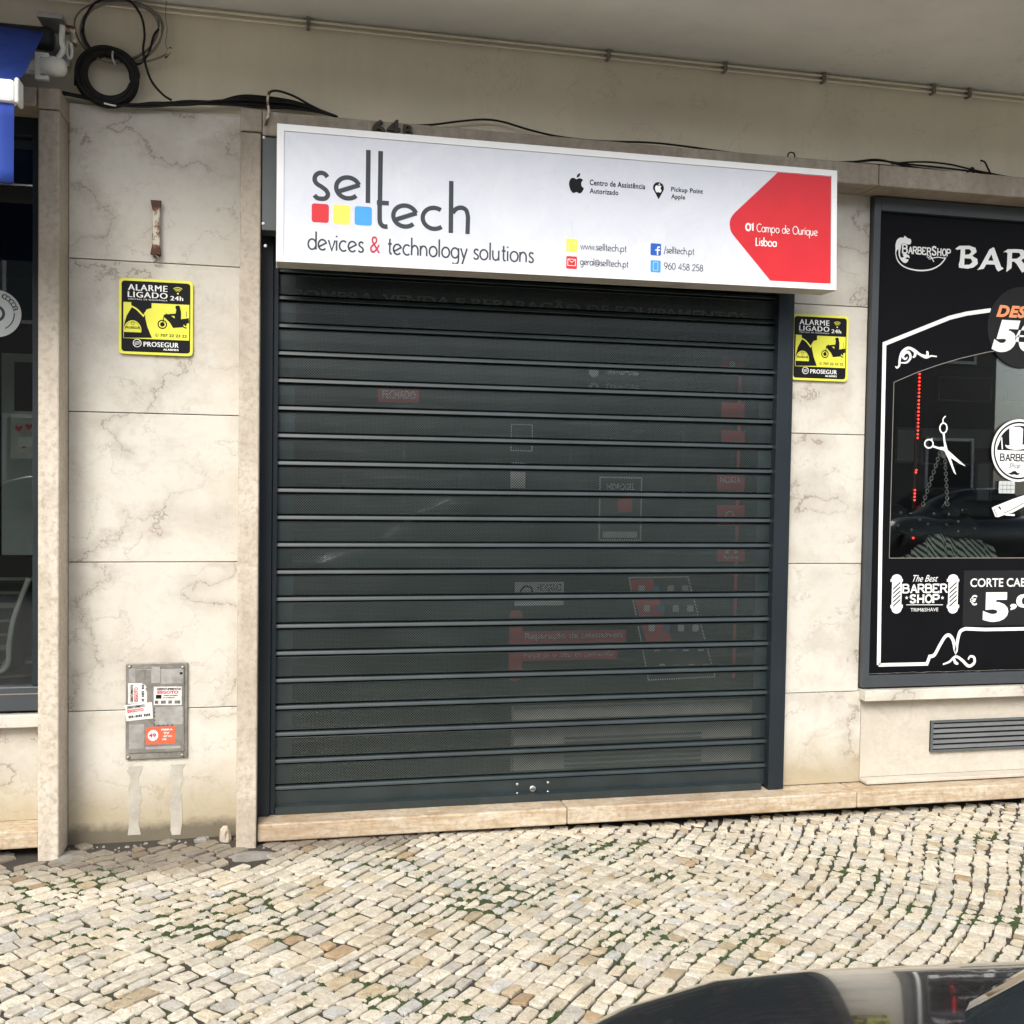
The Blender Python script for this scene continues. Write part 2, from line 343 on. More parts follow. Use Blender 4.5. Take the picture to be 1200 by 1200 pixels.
# ------------------------------------------------------------------ lettering
GL = {
 'a': (1.3, [('a', .5, .5, .5, .5, 0, 360), [(1, 1), (1, 0)]]), 'b': (1.3, [[(0, 1.75), (0, 0)], ('a', .5, .5, .5, .5, 0, 360)]),
 'c': (1.15, [('a', .52, .5, .52, .5, 48, 312)]), 'd': (1.3, [('a', .5, .5, .5, .5, 0, 360), [(1, 1.75), (1, 0)]]),
 'e': (1.3, [('e',)]), 'f': (.75, [[(.15, 0), (.15, 1.4), (.25, 1.68), (.5, 1.75)], [(-.08, 1), (.45, 1)]]),
 'g': (1.3, [('a', .5, .5, .5, .5, 0, 360), [(1, 1), (1, -.25), (.88, -.5), (.5, -.62), (.12, -.5)]]),
 'h': (1.2, [[(0, 1.75), (0, 0)], ('arch', 0, .85)]), 'i': (.42, [[(.05, 1), (.05, 0)], [(.05, 1.32), (.05, 1.46)]]),
 'j': (.42, [[(.1, 1), (.1, -.4), (-.1, -.6)], [(.1, 1.32), (.1, 1.46)]]), 'k': (1.0, [[(0, 1.75), (0, 0)], [(.7, 1), (.05, .45), (.75, 0)]]),
 'l': (.42, [[(.05, 1.75), (.05, 0)]]), 'm': (1.75, [[(0, 1), (0, 0)], ('arch', 0, .7), ('arch', .7, .7)]), 'n': (1.2, [[(0, 1), (0, 0)], ('arch', 0, .85)]),
 'o': (1.3, [('a', .52, .5, .52, .5, 0, 360)]), 'p': (1.3, [[(0, 1), (0, -.65)], ('a', .5, .5, .5, .5, 0, 360)]), 'q': (1.3, [('a', .5, .5, .5, .5, 0, 360), [(1, 1), (1, -.65)]]),
 'r': (.75, [[(0, 1), (0, 0)], ('a', .42, .5, .42, .5, 175, 65)]),
 's': (.85, [[(.62, .86), (.5, .97), (.33, 1.0), (.15, .93), (.09, .77), (.15, .62), (.35, .51), (.55, .40), (.63, .24), (.56, .07), (.36, 0), (.15, .04), (.02, .17)]]),
 't': (.75, [[(.25, 1.5), (.25, .2), (.34, .03), (.55, .02)], [(0, 1), (.52, 1)]]), 'u': (1.2, [[(0, 1), (0, .4), (.1, .12), (.38, 0), (.7, .12), (.8, .4)], [(.8, 1), (.8, 0)]]),
 'v': (1.0, [[(0, 1), (.42, 0), (.84, 1)]]), 'w': (1.5, [[(0, 1), (.33, 0), (.66, .95), (.99, 0), (1.32, 1)]]), 'x': (1.0, [[(0, 1), (.8, 0)], [(.8, 1), (0, 0)]]),
 'y': (1.0, [[(0, 1), (.43, 0)], [(.86, 1), (.2, -.6)]]), 'z': (.95, [[(0, 1), (.75, 1), (0, 0), (.78, 0)]]),
 '.': (.5, [[(.12, -.02), (.12, .22)]]), '/': (.8, [[(0, -.3), (.6, 1.75)]]), ' ': (.7, []), '-': (.7, [[(0, .5), (.5, .5)]]),
 '@': (1.9, [('a', .8, .6, .8, .8, -60, 290), ('a', .8, .6, .36, .36, 0, 360), [(1.16, .95), (1.16, .3), (1.5, .35)]]),
 '0': (1.2, [('a', .5, .8, .48, .8, 0, 360)]), '1': (.6, [[(0, 1.3), (.28, 1.6), (.28, 0)]]), '2': (1.1, [[(.03, 1.2), (.15, 1.5), (.45, 1.6), (.78, 1.45), (.82, 1.15), (.65, .8), (0, 0), (.88, 0)]]),
 '4': (1.2, [[(.72, 0), (.72, 1.6), (0, .45), (.98, .45)]]), '5': (1.1, [[(.8, 1.6), (.2, 1.6), (.12, .92), (.45, .98), (.8, .8), (.88, .45), (.7, .1), (.38, 0), (.02, .15)]]),
 '6': (1.15, [('a', .48, .48, .46, .48, 0, 360), [(.06, .62), (.3, 1.15), (.66, 1.6)]]), '8': (1.1, [('a', .46, .42, .42, .42, 0, 360), ('a', .46, 1.22, .34, .37, 0, 360)]),
 '9': (1.15, [('a', .48, 1.12, .46, .48, 0, 360), [(.92, .98), (.66, .42), (.3, 0)]]), 'C': (1.5, [('a', .8, .8, .8, .8, 50, 310)]), 'O': (1.85, [('a', .82, .8, .82, .8, 0, 360)]),
 'L': (.95, [[(0, 1.6), (0, 0), (.7, 0)]]),
}
def glyph_paths(ch):
    out = []
    for s in GL[ch][1]:
        if isinstance(s, list): out.append((s, False))
        elif s[0] == 'a':
            cl = abs(s[6]-s[5]) >= 360; p = arc(*s[1:], 22 if cl else 16); out.append((p[:-1] if cl else p, cl))
        elif s[0] == 'arch':
            x, wd = s[1:]; out.append(([(x, .45)]+arc(x+wd/2, .5, wd/2, .48, 165, 0, 10)+[(x+wd, 0)], False))
        elif s[0] == 'e': out.append((arc(.52, .5, .52, .5, 318, 22, 22)+[(.09, .30)], False))
    return out
def stext(mb, s, x0, x1, zb, xh, wd, y, m=0, slant=0, cap=None):
    adv = sum(GL[c][0] for c in s)-.28; k = (x1-x0)/adv; x = 0; i = 0
    for ch in s:
        for p, cl in glyph_paths(ch):
            mb.ribbon([(x0+(x+a+slant*b)*k, zb+b*xh) for a, b in p], wd, y-.00015*(i % 3), m, cl); i += 1
        x += GL[ch][0]
    return mb
FONTN = [0]
def btext(s, x0, x1, z0, z1, y, bold=0., shear=0., space=1., cond=None):
    """built-in typeface, filled and fitted to a box on the wall plane; returns (verts, faces)"""
    cu_ = bpy.data.curves.new('lettering', 'FONT'); cu_.body = s; cu_.fill_mode = 'FRONT'; cu_.offset = bold; cu_.shear = shear; cu_.space_character = space; cu_.resolution_u = 4
    o = bpy.data.objects.new('lettering', cu_); COL.objects.link(o); bpy.context.view_layer.update()
    me = bpy.data.meshes.new_from_object(o); V = [v.co.copy() for v in me.vertices]; Fc = [tuple(p.vertices) for p in me.polygons]
    bpy.data.objects.remove(o); bpy.data.curves.remove(cu_); bpy.data.meshes.remove(me)
    ax, bx = min(v.x for v in V), max(v.x for v in V); az, bz = min(v.y for v in V), max(v.y for v in V)
    return [(x0+(v.x-ax)/(bx-ax)*(x1-x0), y, z0+(v.y-az)/(bz-az)*(z1-z0)) for v in V], Fc
def bt(mb, s, x0, x1, z0, z1, y, m=0, **kw):
    v, f = btext(s, x0, x1, z0, z1, y, **kw); mb.add(v, f, m); return mb
def bpx(mb, s, a, b, y, m=0, hgt=None, **kw):
    """a = lower-left px, b = upper-right px of the word in the photograph's wall plane"""
    A, B = at(*a, y), at(*b, y); z1 = B.z if hgt is None else A.z+hgt
    return bt(mb, s, A.x, B.x, A.z, z1, y, m, **kw)
# slab-serif capitals from strokes
SER = {'B': [[(0, 0), (0, 1)], [(0, 1), (.42, 1), (.58, .88), (.58, .66), (.42, .54), (0, .54)], [(.42, .54), (.64, .42), (.64, .14), (.45, 0), (0, 0)], 'sl0'],
 'A': [[(0.05, 0), (.36, 1)], [(.36, 1), (.68, 0)], [(.18, .33), (.56, .33)], 'f0.05', 'f.68'], 'R': [[(0, 0), (0, 1)], [(0, 1), (.42, 1), (.6, .86), (.6, .64), (.42, .5), (0, .5)], [(.35, .5), (.66, 0)], 'sl0', 'f0', 'f.68'],
 'E': [[(0, 0), (0, 1)], [(0, 1), (.58, 1), (.58, .8)], [(0, .5), (.42, .5)], [(0, 0), (.6, 0), (.6, .2)], 'sl0'], 'S': [[(.54, .78), (.5, .95), (.3, 1), (.1, .93), (.04, .74), (.14, .58), (.46, .43), (.58, .25), (.5, .06), (.3, 0), (.1, .05), (.03, .24)]],
 'H': [[(0, 0), (0, 1)], [(.6, 0), (.6, 1)], [(0, .5), (.6, .5)], 'f0', 'f.6', 't0', 't.6'], 'O': [arc(.34, .5, .34, .5, 0, 360, 20)], 'P': [[(0, 0), (0, 1)], [(0, 1), (.42, 1), (.6, .86), (.6, .6), (.42, .46), (0, .46)], 'sl0', 'f0']}
def serif(mb, s, x0, x1, z0, z1, wd, y, m=0, first=1.0, bigs=(0,)):
    ws = [.86*(1 if (first == 1 or i in bigs) else .82) for i in range(len(s))]; k = (x1-x0)/(sum(ws)-.18); x = 0; h = z1-z0; q = 0
    for i, ch in enumerate(s):
        sc_ = 1 if (first == 1 or i in bigs) else .80
        for p in SER[ch]:
            q += 1; yy = y-.00012*(q % 4)
            if isinstance(p, str):
                b, v = p[0], float(p[1:].replace('l', ''))
                for zz in ((0, 1) if b == 's' else ((0,) if b == 'f' else (1,))):
                    mb.ribbon([(x0+(x+(v-.11)*sc_)*k, z0+zz*h*sc_), (x0+(x+(v+.11)*sc_)*k, z0+zz*h*sc_)], wd*.6, yy-.0001, m)
            else: mb.ribbon([(x0+(x+a*sc_)*k, z0+b*h*sc_) for a, b in p], wd*sc_, yy, m)
        x += ws[i]
    return mb
def pxl(f, pts, y):               # zoomed-photo points -> (x, z) on the wall plane
    r = []
    for p in pts:
        q = at(*f(*p), y); r.append((q.x, q.z))
    return r
def smooth2(pts, n=5, closed=False): return [(v.x, v.y) for v in crom([(a, b, 0) for a, b in pts], n, closed)]

# ================================================================== GROUND
def gz(x, y):
    t = min(1, max(0, (x-.2)/1.6)); t = t*t*(3-2*t)
    return -.030*t-.008*noise.noise(Vector((x*1.3, y*1.3, 3)))-.012*max(0, (-y-.3))/2
pav = MB(); nx, ny = 280, 60
gx = [-14+28*i/nx for i in range(nx+1)]; gy = [-2.75+2.99*j/ny for j in range(ny+1)]
pav.add([(x, y, gz(x, y)-.0065) for x in gx for y in gy], [(i*(ny+1)+j, (i+1)*(ny+1)+j, (i+1)*(ny+1)+j+1, i*(ny+1)+j+1) for i in range(nx) for j in range(ny)])
pavement = struct(pav.build('pavement', M['dirt'], None, True))
kb = struct(MB().build('kerb', M['kerb']))
for i in range(28):
    MB().box(-14+i+.006, -13+i-.006, -2.92, -2.755, -.30, -.040).build('kerbstone', M['kerb'], kb, bevel=.01)
struct(MB().add([(-40, -14, -.17), (40, -14, -.17), (40, -2.93, -.17), (-40, -2.93, -.17)], [(0, 1, 2, 3)]).build('road', M['road']))
struct(MB().add([(-90, -90, -.30), (90, -90, -.30), (90, 60, -.30), (-90, 60, -.30)], [(0, 1, 2, 3)]).build('ground', M['gap']))

# stones of the calcada: warped lattice of hand-cut setts
TH = radians(45); cT, sT = cos(TH), sin(TH)
def warp(u, v):
    x = u*cT-v*sT; y = u*sT+v*cT
    return x+.085*sin(1.9*y+1.1*x+1.0)+.018*sin(4.6*y-2.1*x), y+.15*sin(.95*x-.8)+.034*sin(3.7*x+2.3*y)
stones = []
vrow = -7.2; k = 0
while vrow < 5.0:
    hrow = RN.uniform(.047, .064); u = -6+RN.random()*.1
    wob = lambda uu, kk: 0.017*noise.noise(Vector((uu*2.3, kk*.71, 0)))
    while u < 6:
        xq = warp(u, vrow)[0]; L = RN.choice((RN.uniform(.050, .066), RN.uniform(.060, .086)))*(1 if xq < .4 else .72 if xq > 1.2 else 1-.35*(xq-.4))
        x, y = warp(u+L/2, vrow+hrow/2)
        if -4.8 < x < 6.6 and -2.74 < y < -.03:
            messy = max(0, min(1, (x-.7)/.8))*max(0, min(1, (y+1.0)/.4))
            g = RN.uniform(.0026, .0061); j = .0095+.009*messy
            c = [(u+g, vrow+wob(u, k)+g), (u+L-g, vrow+wob(u+L, k)+g), (u+L-g, vrow+hrow+wob(u+L, k+1)-g), (u+g, vrow+hrow+wob(u, k+1)-g)]
            c = [(a+RN.uniform(-j, j)*.7, b+RN.uniform(-j, j)*.55) for a, b in c]
            stones.append((x, y, c))
        u += L
    vrow += hrow; k += 1
def stone_geo(cx, cy, c):
    ring = []
    for i in range(4):
        p, q, r = Vector(c[i]), Vector(c[(i-1) % 4]), Vector(c[(i+1) % 4]); t = RN.choice((.03, .08, .24))*RN.uniform(.8, 1.2)
        ring += [p+(q-p)*t, p+(r-p)*RN.choice((.03, .08, .24))*RN.uniform(.8, 1.2)]
    W = [Vector(warp(p.x, p.y)) for p in ring]; ce = sum(W, Vector((0, 0)))/8
    W = [p+Vector((RN.uniform(-1, 1), RN.uniform(-1, 1)))*.0022 for p in W]
    z = gz(cx, cy)+RN.uniform(-.002, .002); tx, ty = RN.uniform(-.028, .028), RN.uniform(-.028, .028)
    def zz(p): return z+(p.x-ce.x)*tx+(p.y-ce.y)*ty
    v = [(p.x, p.y, z-.035) for p in W]+[(p.x, p.y, zz(p)-RN.uniform(.0008, .0020)) for p in W]
    inn = [ce+(p-ce)*RN.uniform(.92, .97) for p in W]
    v += [(p.x, p.y, zz(p)+RN.uniform(0, .0025)) for p in inn]+[(ce.x+RN.uniform(-.01, .01), ce.y+RN.uniform(-.01, .01), z+RN.uniform(.0, .003))]
    f = []
    for i in range(8):
        j = (i+1) % 8
        f += [(i, j, 8+j, 8+i), (8+i, 8+j, 16+j, 16+i), (16+i, 16+j, 24)]
    # colour of the stone itself, soiled brown in the dirt by the wall foot
    r = RN.random(); b = RN.uniform(.82, 1.1)
    col = (.76, .70, .58) if r < .62 else (.71, .63, .485) if r < .82 else (.63, .595, .525) if r < .92 else (.56, .46, .31) if r < .945 else (.52, .38, .23) if r < .952 else (.68, .665, .62)
    dirty = max(0, 1-((cx+.52)**2/.75+(cy+.05)**2/.16)+.35*noise.noise(Vector((cx*5, cy*5, 1))))
    dirty = max(dirty, .9*max(0, 1+(cy+.10)/.22)) if cx < .5 else dirty
    dirty = min(.8, dirty*1.2)
    col = tuple(a*b*(1-dirty)+d*dirty for a, d in zip(col, (.17, .14, .105)))
    return v, f, col
cds = []
for s in stones:
    x, y, c = s
    if y > -.18 and ((-.99 < x < -.79) or (-.2 < x < -.09)): continue
    if y > -.06 and x > -.1: continue
    if -.8 < x < -.2 and y > -.10 and RN.random() < .6: continue
    if (x+.13)**2+(y+.27)**2 < .008: continue
    d = Vector((x, y, 0))-CAM; fz = d.dot(cf); px = 600+F_PX*d.dot(cr)/fz; py = 600-F_PX*d.dot(cu)/fz
    vis = 0 < px < 1200 and 900 < py < 1205 and not (px > 690 and py > 1150-((px-690)/500)*20)
    cds.append((0 if vis else 1, fz, x, y, c))
cds.sort(key=lambda t: (t[0], t[1]))
rest_v, rest_f, rest_c = [], [], []
for i, (_, _, x, y, c) in enumerate(cds):
    v, f, col = stone_geo(x, y, c)
    if i < 300:
        me = bpy.data.meshes.new('paving_stone'); me.from_pydata(v, [], f); me.materials.append(M['stone'])
        ca = me.color_attributes.new('col', 'FLOAT_COLOR', 'POINT'); ca.data.foreach_set('color', [*col, 1]*len(v))
        link(bpy.data.objects.new('paving_stone', me), pavement)
    else:
        b = len(rest_v); rest_v += v; rest_f += [tuple(a+b for a in q) for q in f]; rest_c += [*col, 1]*len(v)
me = bpy.data.meshes.new('paving_stones_beyond'); me.from_pydata(rest_v, [], rest_f); me.materials.append(M['stone'])
ca = me.color_attributes.new('col', 'FLOAT_COLOR', 'POINT'); ca.data.foreach_set('color', rest_c)
o = stuff(link(bpy.data.objects.new('paving_stones', me), pavement))
# moss and short grass in the joints
mo = MB()
for (_, _, x, y, c) in cds:
    if not (-1.6 < x < 4.6 and -2.4 < y < -.28): continue
    for ci in (0, 2, 1):
        cx, cy = warp(*c[ci]); nv = noise.noise(Vector((cx*2.1+7, cy*3.0, 2)))+.45*noise.noise(Vector((cx*9, cy*9, 5)))
        if nv < .12+(.10 if x > 1.2 else 0): continue
        z = gz(cx, cy)
        cx += RN.uniform(-.006, .006); cy += RN.uniform(-.006, .006); rr = RN.uniform(.009, .017)*(1+1.5*nv)
        rg = [(cx+rr*cos(a)*RN.uniform(.7, 1.5), cy+rr*sin(a)*RN.uniform(.7, 1.3), z-.009) for a in [2*pi*q/7 for q in range(7)]]
        mo.add(rg+[(cx, cy, z-.0005+rr*.25)], [(q, (q+1) % 7, 7) for q in range(7)])
        for q in range(RN.randint(4, 12)):
            a = RN.uniform(0, 2*pi); bx, by = cx+rr*1.5*cos(a)*RN.random(), cy+rr*1.5*sin(a)*RN.random(); h = RN.uniform(.002, .009); l = RN.uniform(-.007, .007)
            mo.add([(bx-.0012, by, z-.008), (bx+.0012, by, z-.008), (bx+l, by+RN.uniform(-.006, .006), z+h)], [(0, 1, 2)])
o = stuff(mo.build('moss', M['moss'], None)); o['label'] = 'green moss and short grass growing in the joints between the paving stones'; o['category'] = 'moss'

# ================================================================== FACADE
fac = thing('building_facade', 'marble clad ground floor facade with beige plaster above and stone door surrounds', 'building', (0, 0, 0))
def part(mb, name, m, parent=fac, bevel=0, smooth=False, label=None):
    o = mb.build(name, m, parent, smooth, bevel)
    if label: o['label'] = label
    return o
XE, XW = 7.5, -7.5
part(MB().box(XW, XE, 0.012, .30, 2.70, 3.2), 'plaster_wall', M['plaster'])
part(MB().box(XW, XE, -1.0, .30, 3.203, 3.42), 'soffit', M['soffit'])
part(MB().box(XW, XE, .30, .5, 3.0, 7), 'upper_wall', M['plaster'])
part(MB().box(XW, XE, -.02, .02, -.3, -.028), 'footing', M['gap'])
# marble slabs: left column, right column, and those beyond the picture
def slab(x0, x1, z0, z1, y=0., m='marble', label=None):
    return part(MB().box(x0+.0012, x1-.0012, y, y+.03, z0+.0016, z1-.0016), 'marble_slab', M[m], bevel=.0022, label=label)
part(MB().box(-.81, -.16, .012, .30, -.1, 2.7), 'backing_wall', M['cement']); part(MB().box(2.145, 2.53, .012, .30, -.1, 2.7), 'backing_wall', M['cement'])
zl = [-.03, .507, 1.078, 1.649, 2.224, 2.803]; zr = [.079, .491, 1.065, 1.638, 2.203, 2.695]
for a, b in zip(zl, zl[1:]): slab(-.808, -.165, a, b)
for a, b in zip(zr, zr[1:]): slab(2.10, 2.513 if b > .55 else 2.53, a, b)
# cement patches under the meter cabinet
for (px, zt) in ((158, 898), (207, 896)):
    q0 = at(px-7, zt, -.001); q1 = at(px+6, 978, -.001)
    wv = [.020*noise.noise(Vector((t*.55, px, 0))) for t in range(15)]
    pts = [(q0.x+wv[t]*.8+RN.uniform(-.003, .003), q0.z-(q0.z-q1.z)*t/14) for t in range(15)]+[(q1.x-wv[14-t]+.012*(t == 14)+RN.uniform(-.003, .003), q1.z+(q0.z-q1.z)*t/14) for t in range(15)]
    part(MB().prism(pts[::-1], -.0015, .001), 'cement_patch', M['stain'])
# jambs, lintels, sills
def block(x0, x1, y0, y1, z0, z1, name='jamb', m='jamb', b=.006, **k): return part(MB().box(x0, x1, y0, y1, z0, z1), name, M[m], bevel=b, **k)
# (the grey cement blob at the foot of the jamb)
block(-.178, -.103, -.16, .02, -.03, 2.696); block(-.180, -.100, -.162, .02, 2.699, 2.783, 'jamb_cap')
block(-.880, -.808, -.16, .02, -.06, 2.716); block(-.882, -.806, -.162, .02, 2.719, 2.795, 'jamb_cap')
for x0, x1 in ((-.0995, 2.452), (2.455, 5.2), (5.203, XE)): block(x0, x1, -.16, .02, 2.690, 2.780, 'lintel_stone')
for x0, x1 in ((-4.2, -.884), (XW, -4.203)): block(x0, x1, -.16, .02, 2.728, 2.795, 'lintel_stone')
for x0, x1 in ((-.1, 1.132), (1.135, 2.44), (2.443, 4.2), (4.203, XE)): part(MB().box(x0, x1, -.135, .10, .008, .077), 'threshold_stone', M['sill'], bevel=.006)
part(MB().box(2.53, XE, -.06, .10, .083, .098), 'plinth_strip', M['rough'], bevel=.003)
part(MB().box(2.532, XE, .003, .03, .10, .452), 'base_panel', M['rough'])
part(MB().box(2.517, XE, -.055, .10, .455, .503), 'window_sill', M['marble'], bevel=.003)
# left shop front base
p1 = at(20, 838, -.05); p2 = at(20, 853, -.05)
part(MB().box(XW, -.883, -.05, .10, p2.z, p1.z), 'window_sill', M['marble'], bevel=.003)
part(MB().box(XW, -.883, .0, .03, .10, p2.z-.003), 'base_panel', M['marble'])
part(MB().box(XW, -.883, -.13, .10, .033, .098), 'threshold_stone', M['sill'], bevel=.006)
# backing of opening jamb at the right of the left window (inner return)
part(MB().box(-.883, -.815, .03, .30, -.1, 2.73), 'backing_wall', M['cement'])
# rooms behind (dark boxes)
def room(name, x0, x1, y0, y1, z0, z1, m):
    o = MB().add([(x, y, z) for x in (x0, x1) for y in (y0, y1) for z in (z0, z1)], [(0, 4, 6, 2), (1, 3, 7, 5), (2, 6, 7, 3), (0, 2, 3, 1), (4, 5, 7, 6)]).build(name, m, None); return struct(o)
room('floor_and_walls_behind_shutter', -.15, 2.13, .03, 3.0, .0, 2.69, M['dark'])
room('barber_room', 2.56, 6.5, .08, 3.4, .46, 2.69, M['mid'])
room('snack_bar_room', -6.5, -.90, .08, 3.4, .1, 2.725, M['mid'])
# end walls closing the storefronts out of the picture
part(MB().box(6.5, XE, .0, .30, .5, 2.69), 'end_wall', M['marble']); part(MB().box(XW, -6.5, .0, .30, .1, 2.73), 'end_wall', M['marble'])

# ================================================================== ROLLER SHUTTER
sh = thing('roller_shutter', 'dark grey perforated roller shutter pulled down over the shop door', 'shutter', (1.02, 0, .08))
xs = [-.038, at(345, 500, 0).x, at(889, 500, 0).x, 2.072]
def slat(z0, name='slat', solid=False):
    mb = MB()
    prof = [(.030, .1076), (.030, .1056), (-.0005, .1052), (-.0018, .1030), (.0, .1014), (-.001, .065), (.0, .0272), (.032, .0268), (.032, .0204), (-.004, .0204), (-.0085, .0185), (-.0108, .0125), (-.0125, .0070), (-.0115, .0052), (-.004, .0046), (.030, .0046), (.030, .0)]
    for si in range(3):
        a, b = xs[si], xs[si+1]; v = [(x, y, z0+z) for x in (a, b) for y, z in prof]; n = len(prof)
        fs = []; ms = []
        for i in range(n-1):
            mb.add([v[i], v[i+1], v[n+i+1], v[n+i]], [(0, 1, 2, 3)], 0 if (si == 1 and i in (4, 5)) else 1)
    o = mb.build(name, [M['slatp'], M['metal']], sh); return o
slats = [slat(.165+.1076*0)]
for k in range(1, 22):
    o = slats[0].copy(); COL.objects.link(o); o.location.z = .1076*k+RN.uniform(-.0007, .0007); o.location.y = RN.uniform(-.001, .001)
# bottom rail with bar, lock and rivets
br = MB(); br.box(-.038, 2.072, -.002, .012, .092, .164); part(br, 'bottom_rail', M['metal'], sh, bevel=.002)
part(MB().prism([(-.034, .079), (2.035, .079), (2.040, .100), (2.030, .108), (-.034, .108)], -.035, -.0025), 'bottom_bar', M['metal'], sh, bevel=.003)
lk = MB().lathe((at(624, 924, 0).x, -.002, at(624, 924, 0).z), (0, -1, 0), [(0, .013), (.004, .013), (.006, .010), (.006, .001)], 20); lock = part(lk, 'lock', M['steel'], sh)
L0 = at(624, 924, 0); part(MB().box(L0.x-.009, L0.x+.009, -.0095, -.0075, L0.z-.0015, L0.z+.0015), 'keyhole', M['black'], lock)
for q in ((606, 919), (606, 930), (642, 917), (642, 928)):
    c = at(*q, 0); part(MB().lathe((c.x, -.002, c.z), (0, -1, 0), [(0, .007), (.002, .006), (.004, .003)], 10), 'rivet', M['steel'], sh, smooth=True)
part(MB().box(-.1035, -.056, -.045, .06, .079, 2.69).box(-.055, -.036, -.030, .06, .079, 2.69), 'guide_rail', M['guide'], sh, bevel=.002)
part(MB().box(2.064, 2.118, -.045, .06, .079, 2.69).box(2.119, 2.139, -.040, -.0008, .079, 2.25), 'guide_rail', M['guide'], sh, bevel=.002)
zh = at(317, 270, -.15).z
hs = part(MB().box(-.0995, 2.10, -.150, -.05, zh, 2.686), 'shutter_box', M['housing'], sh, bevel=.002)
part(MB().box(-.0990, 0.0, -.1525, -.1503, at(317, 161, -.15).z, 2.6855), 'box_flange', M['metal'], hs)
for q in ((309.5, 161), (308.5, 262), (311, 288)):
    c = at(*q, -.153); part(MB().lathe((c.x, -.150, c.z), (0, -1, 0), [(0, .006), (.003, .006), (.005, .003)], 10), 'screw', M['white'], hs, smooth=True)

# ---- shop glass and stickers behind the shutter
sg = thing('shop_door_glazing', 'glass shop door with red and white stickers seen through the closed shutter', 'shop front', (1.02, .10, .08))
part(MB().box(-.03, 2.06, .120, .126, .08, 2.66), 'glass_pane', M['glass'], sg)
YS = .116
def S(a, b): p, q = at(*a, YS), at(*b, YS); return p.x, q.x, p.z, q.z
def srect(a, b, m, name, y=YS, r=.004):
    x0, x1, z0, z1 = S(a, b); return part(MB().sheet([rrect(x0, z0, x1, z1, r)], y), name, M[m], sg)
for a, b in (((596, 798), (613, 715)),): srect(a, b, 'fred', 'red_strip', r=.02)
srect((858, 795), (870, 420), 'fred', 'red_strip', YS+.001, r=.01)
for i, (yt, yb) in enumerate(((418, 440), (472, 492), (505, 525), (556, 576), (592, 616), (638, 658))):
    srect((840 if i > 2 else 845, yb), (873, yt), 'fred', 'brand_tile')
wm = MB(); bpx(wm, 'NOKIA', (844, 566), (868, 559), YS-.002); stext(wm, 'huawei', S((848, 655), (866, 655))[0], S((848, 655), (866, 655))[1], at(848, 655, YS).z, .012, .003, YS-.002)
for k in range(7):      # petal emblem and small apple and ring marks
    c = at(857, 648, YS); a = radians(15+150*k/6); wm.sheet([circ(c.x+.022*cos(a), c.z+.02*sin(a), .008, 10)], YS-.002)
c = at(855, 604, YS); wm.ribbon(circ(c.x, c.z, .018, 18), .005, YS-.002, closed=True)
c = at(858, 427, YS); wm.sheet([circ(c.x, c.z, .014, 14)], YS-.002)
part(wm, 'tile_marks', M['fwhite'], sg)
wb = MB(); bpx(wb, 'Reparação de telemóveis', (615, 751), (730, 740), YS-.002, bold=.02); bpx(wb, 'Peça já o seu orçamento', (614, 773), (720, 762), YS-.002); part(wb, 'repair_lettering', M['fwhite'], sg)
srect((605, 756), (734, 738), 'fred', 'red_label', YS+.0008); srect((605, 775), (724, 760), 'fred', 'red_label', YS+.0008)
hb = MB(); bpx(hb, 'COMPRA, VENDA E REPARAÇÃO DE EQUIPAMENTOS', (338, 352), (876, 358+14), YS, hgt=.055, bold=.03); part(hb, 'header_lettering', M['gink'], sg)
srect((603, 710), (661, 682), 'fwhite', 'notice', YS+.0006); part(MB().sheet([circ(at(617, 694, YS).x, at(617, 694, YS).z, .03, 20), circ(at(617, 694, YS).x, at(617, 694, YS).z, .022, 20)[::-1]], YS-.001), 'notice_ring', M['black'], sg)
bb = MB(); bpx(bb, 'HORARIO', (630, 693), (658, 684), YS-.001); part(bb, 'notice_lettering', M['black'], sg)
x0, x1, z0, z1 = S((702, 633), (752, 560)); part(MB().ribbon([(x0, z0), (x0, z1), (x1, z1), (x1, z0)], .006, YS, closed=True), 'poster_frame', M['fwhite'], sg)
part(MB().sheet([[(x0, z0), (x1, z0), (x1, z1), (x0, z1)]], YS+.001), 'poster', M['mid'], sg); srect((724, 600), (741, 584), 'fred', 'poster_patch'); srect((706, 630), (747, 623), 'fwhite', 'poster_strip')
tt = MB(); bpx(tt, 'HIDROGEL', (711, 574), (744, 567), YS-.001, bold=.02); part(tt, 'poster_lettering', M['fwhite'], sg)
srect((598, 572), (616, 542), 'fwhite', 'sticker'); x0, x1, z0, z1 = S((599, 528), (624, 498)); part(MB().ribbon([(x0, z0), (x0, z1), (x1, z1), (x1, z0)], .004, YS, closed=True), 'sticker_outline', M['fwhite'], sg)
srect((443, 471), (491, 455), 'fred', 'closed_sign'); ft = MB(); bpx(ft, 'FECHADO', (448, 467), (487, 458), YS-.002, bold=.03); part(ft, 'closed_lettering', M['fwhite'], sg)
am = MB(); stext(am, 'centro autorizado', at(711, 438, YS).x, at(748, 438, YS).x, at(711, 438, YS).z, .014, .0035, YS); bpx(am, 'Pickup Point', (711, 457), (748, 450), YS)
c = at(696, 436, YS); am.sheet([circ(c.x, c.z, .022, 20)], YS); c = at(696, 454, YS); am.sheet([circ(c.x, c.z, .022, 20), circ(c.x, c.z, .010, 12)[::-1]], YS); part(am, 'service_lettering', M['fwhite'], sg)
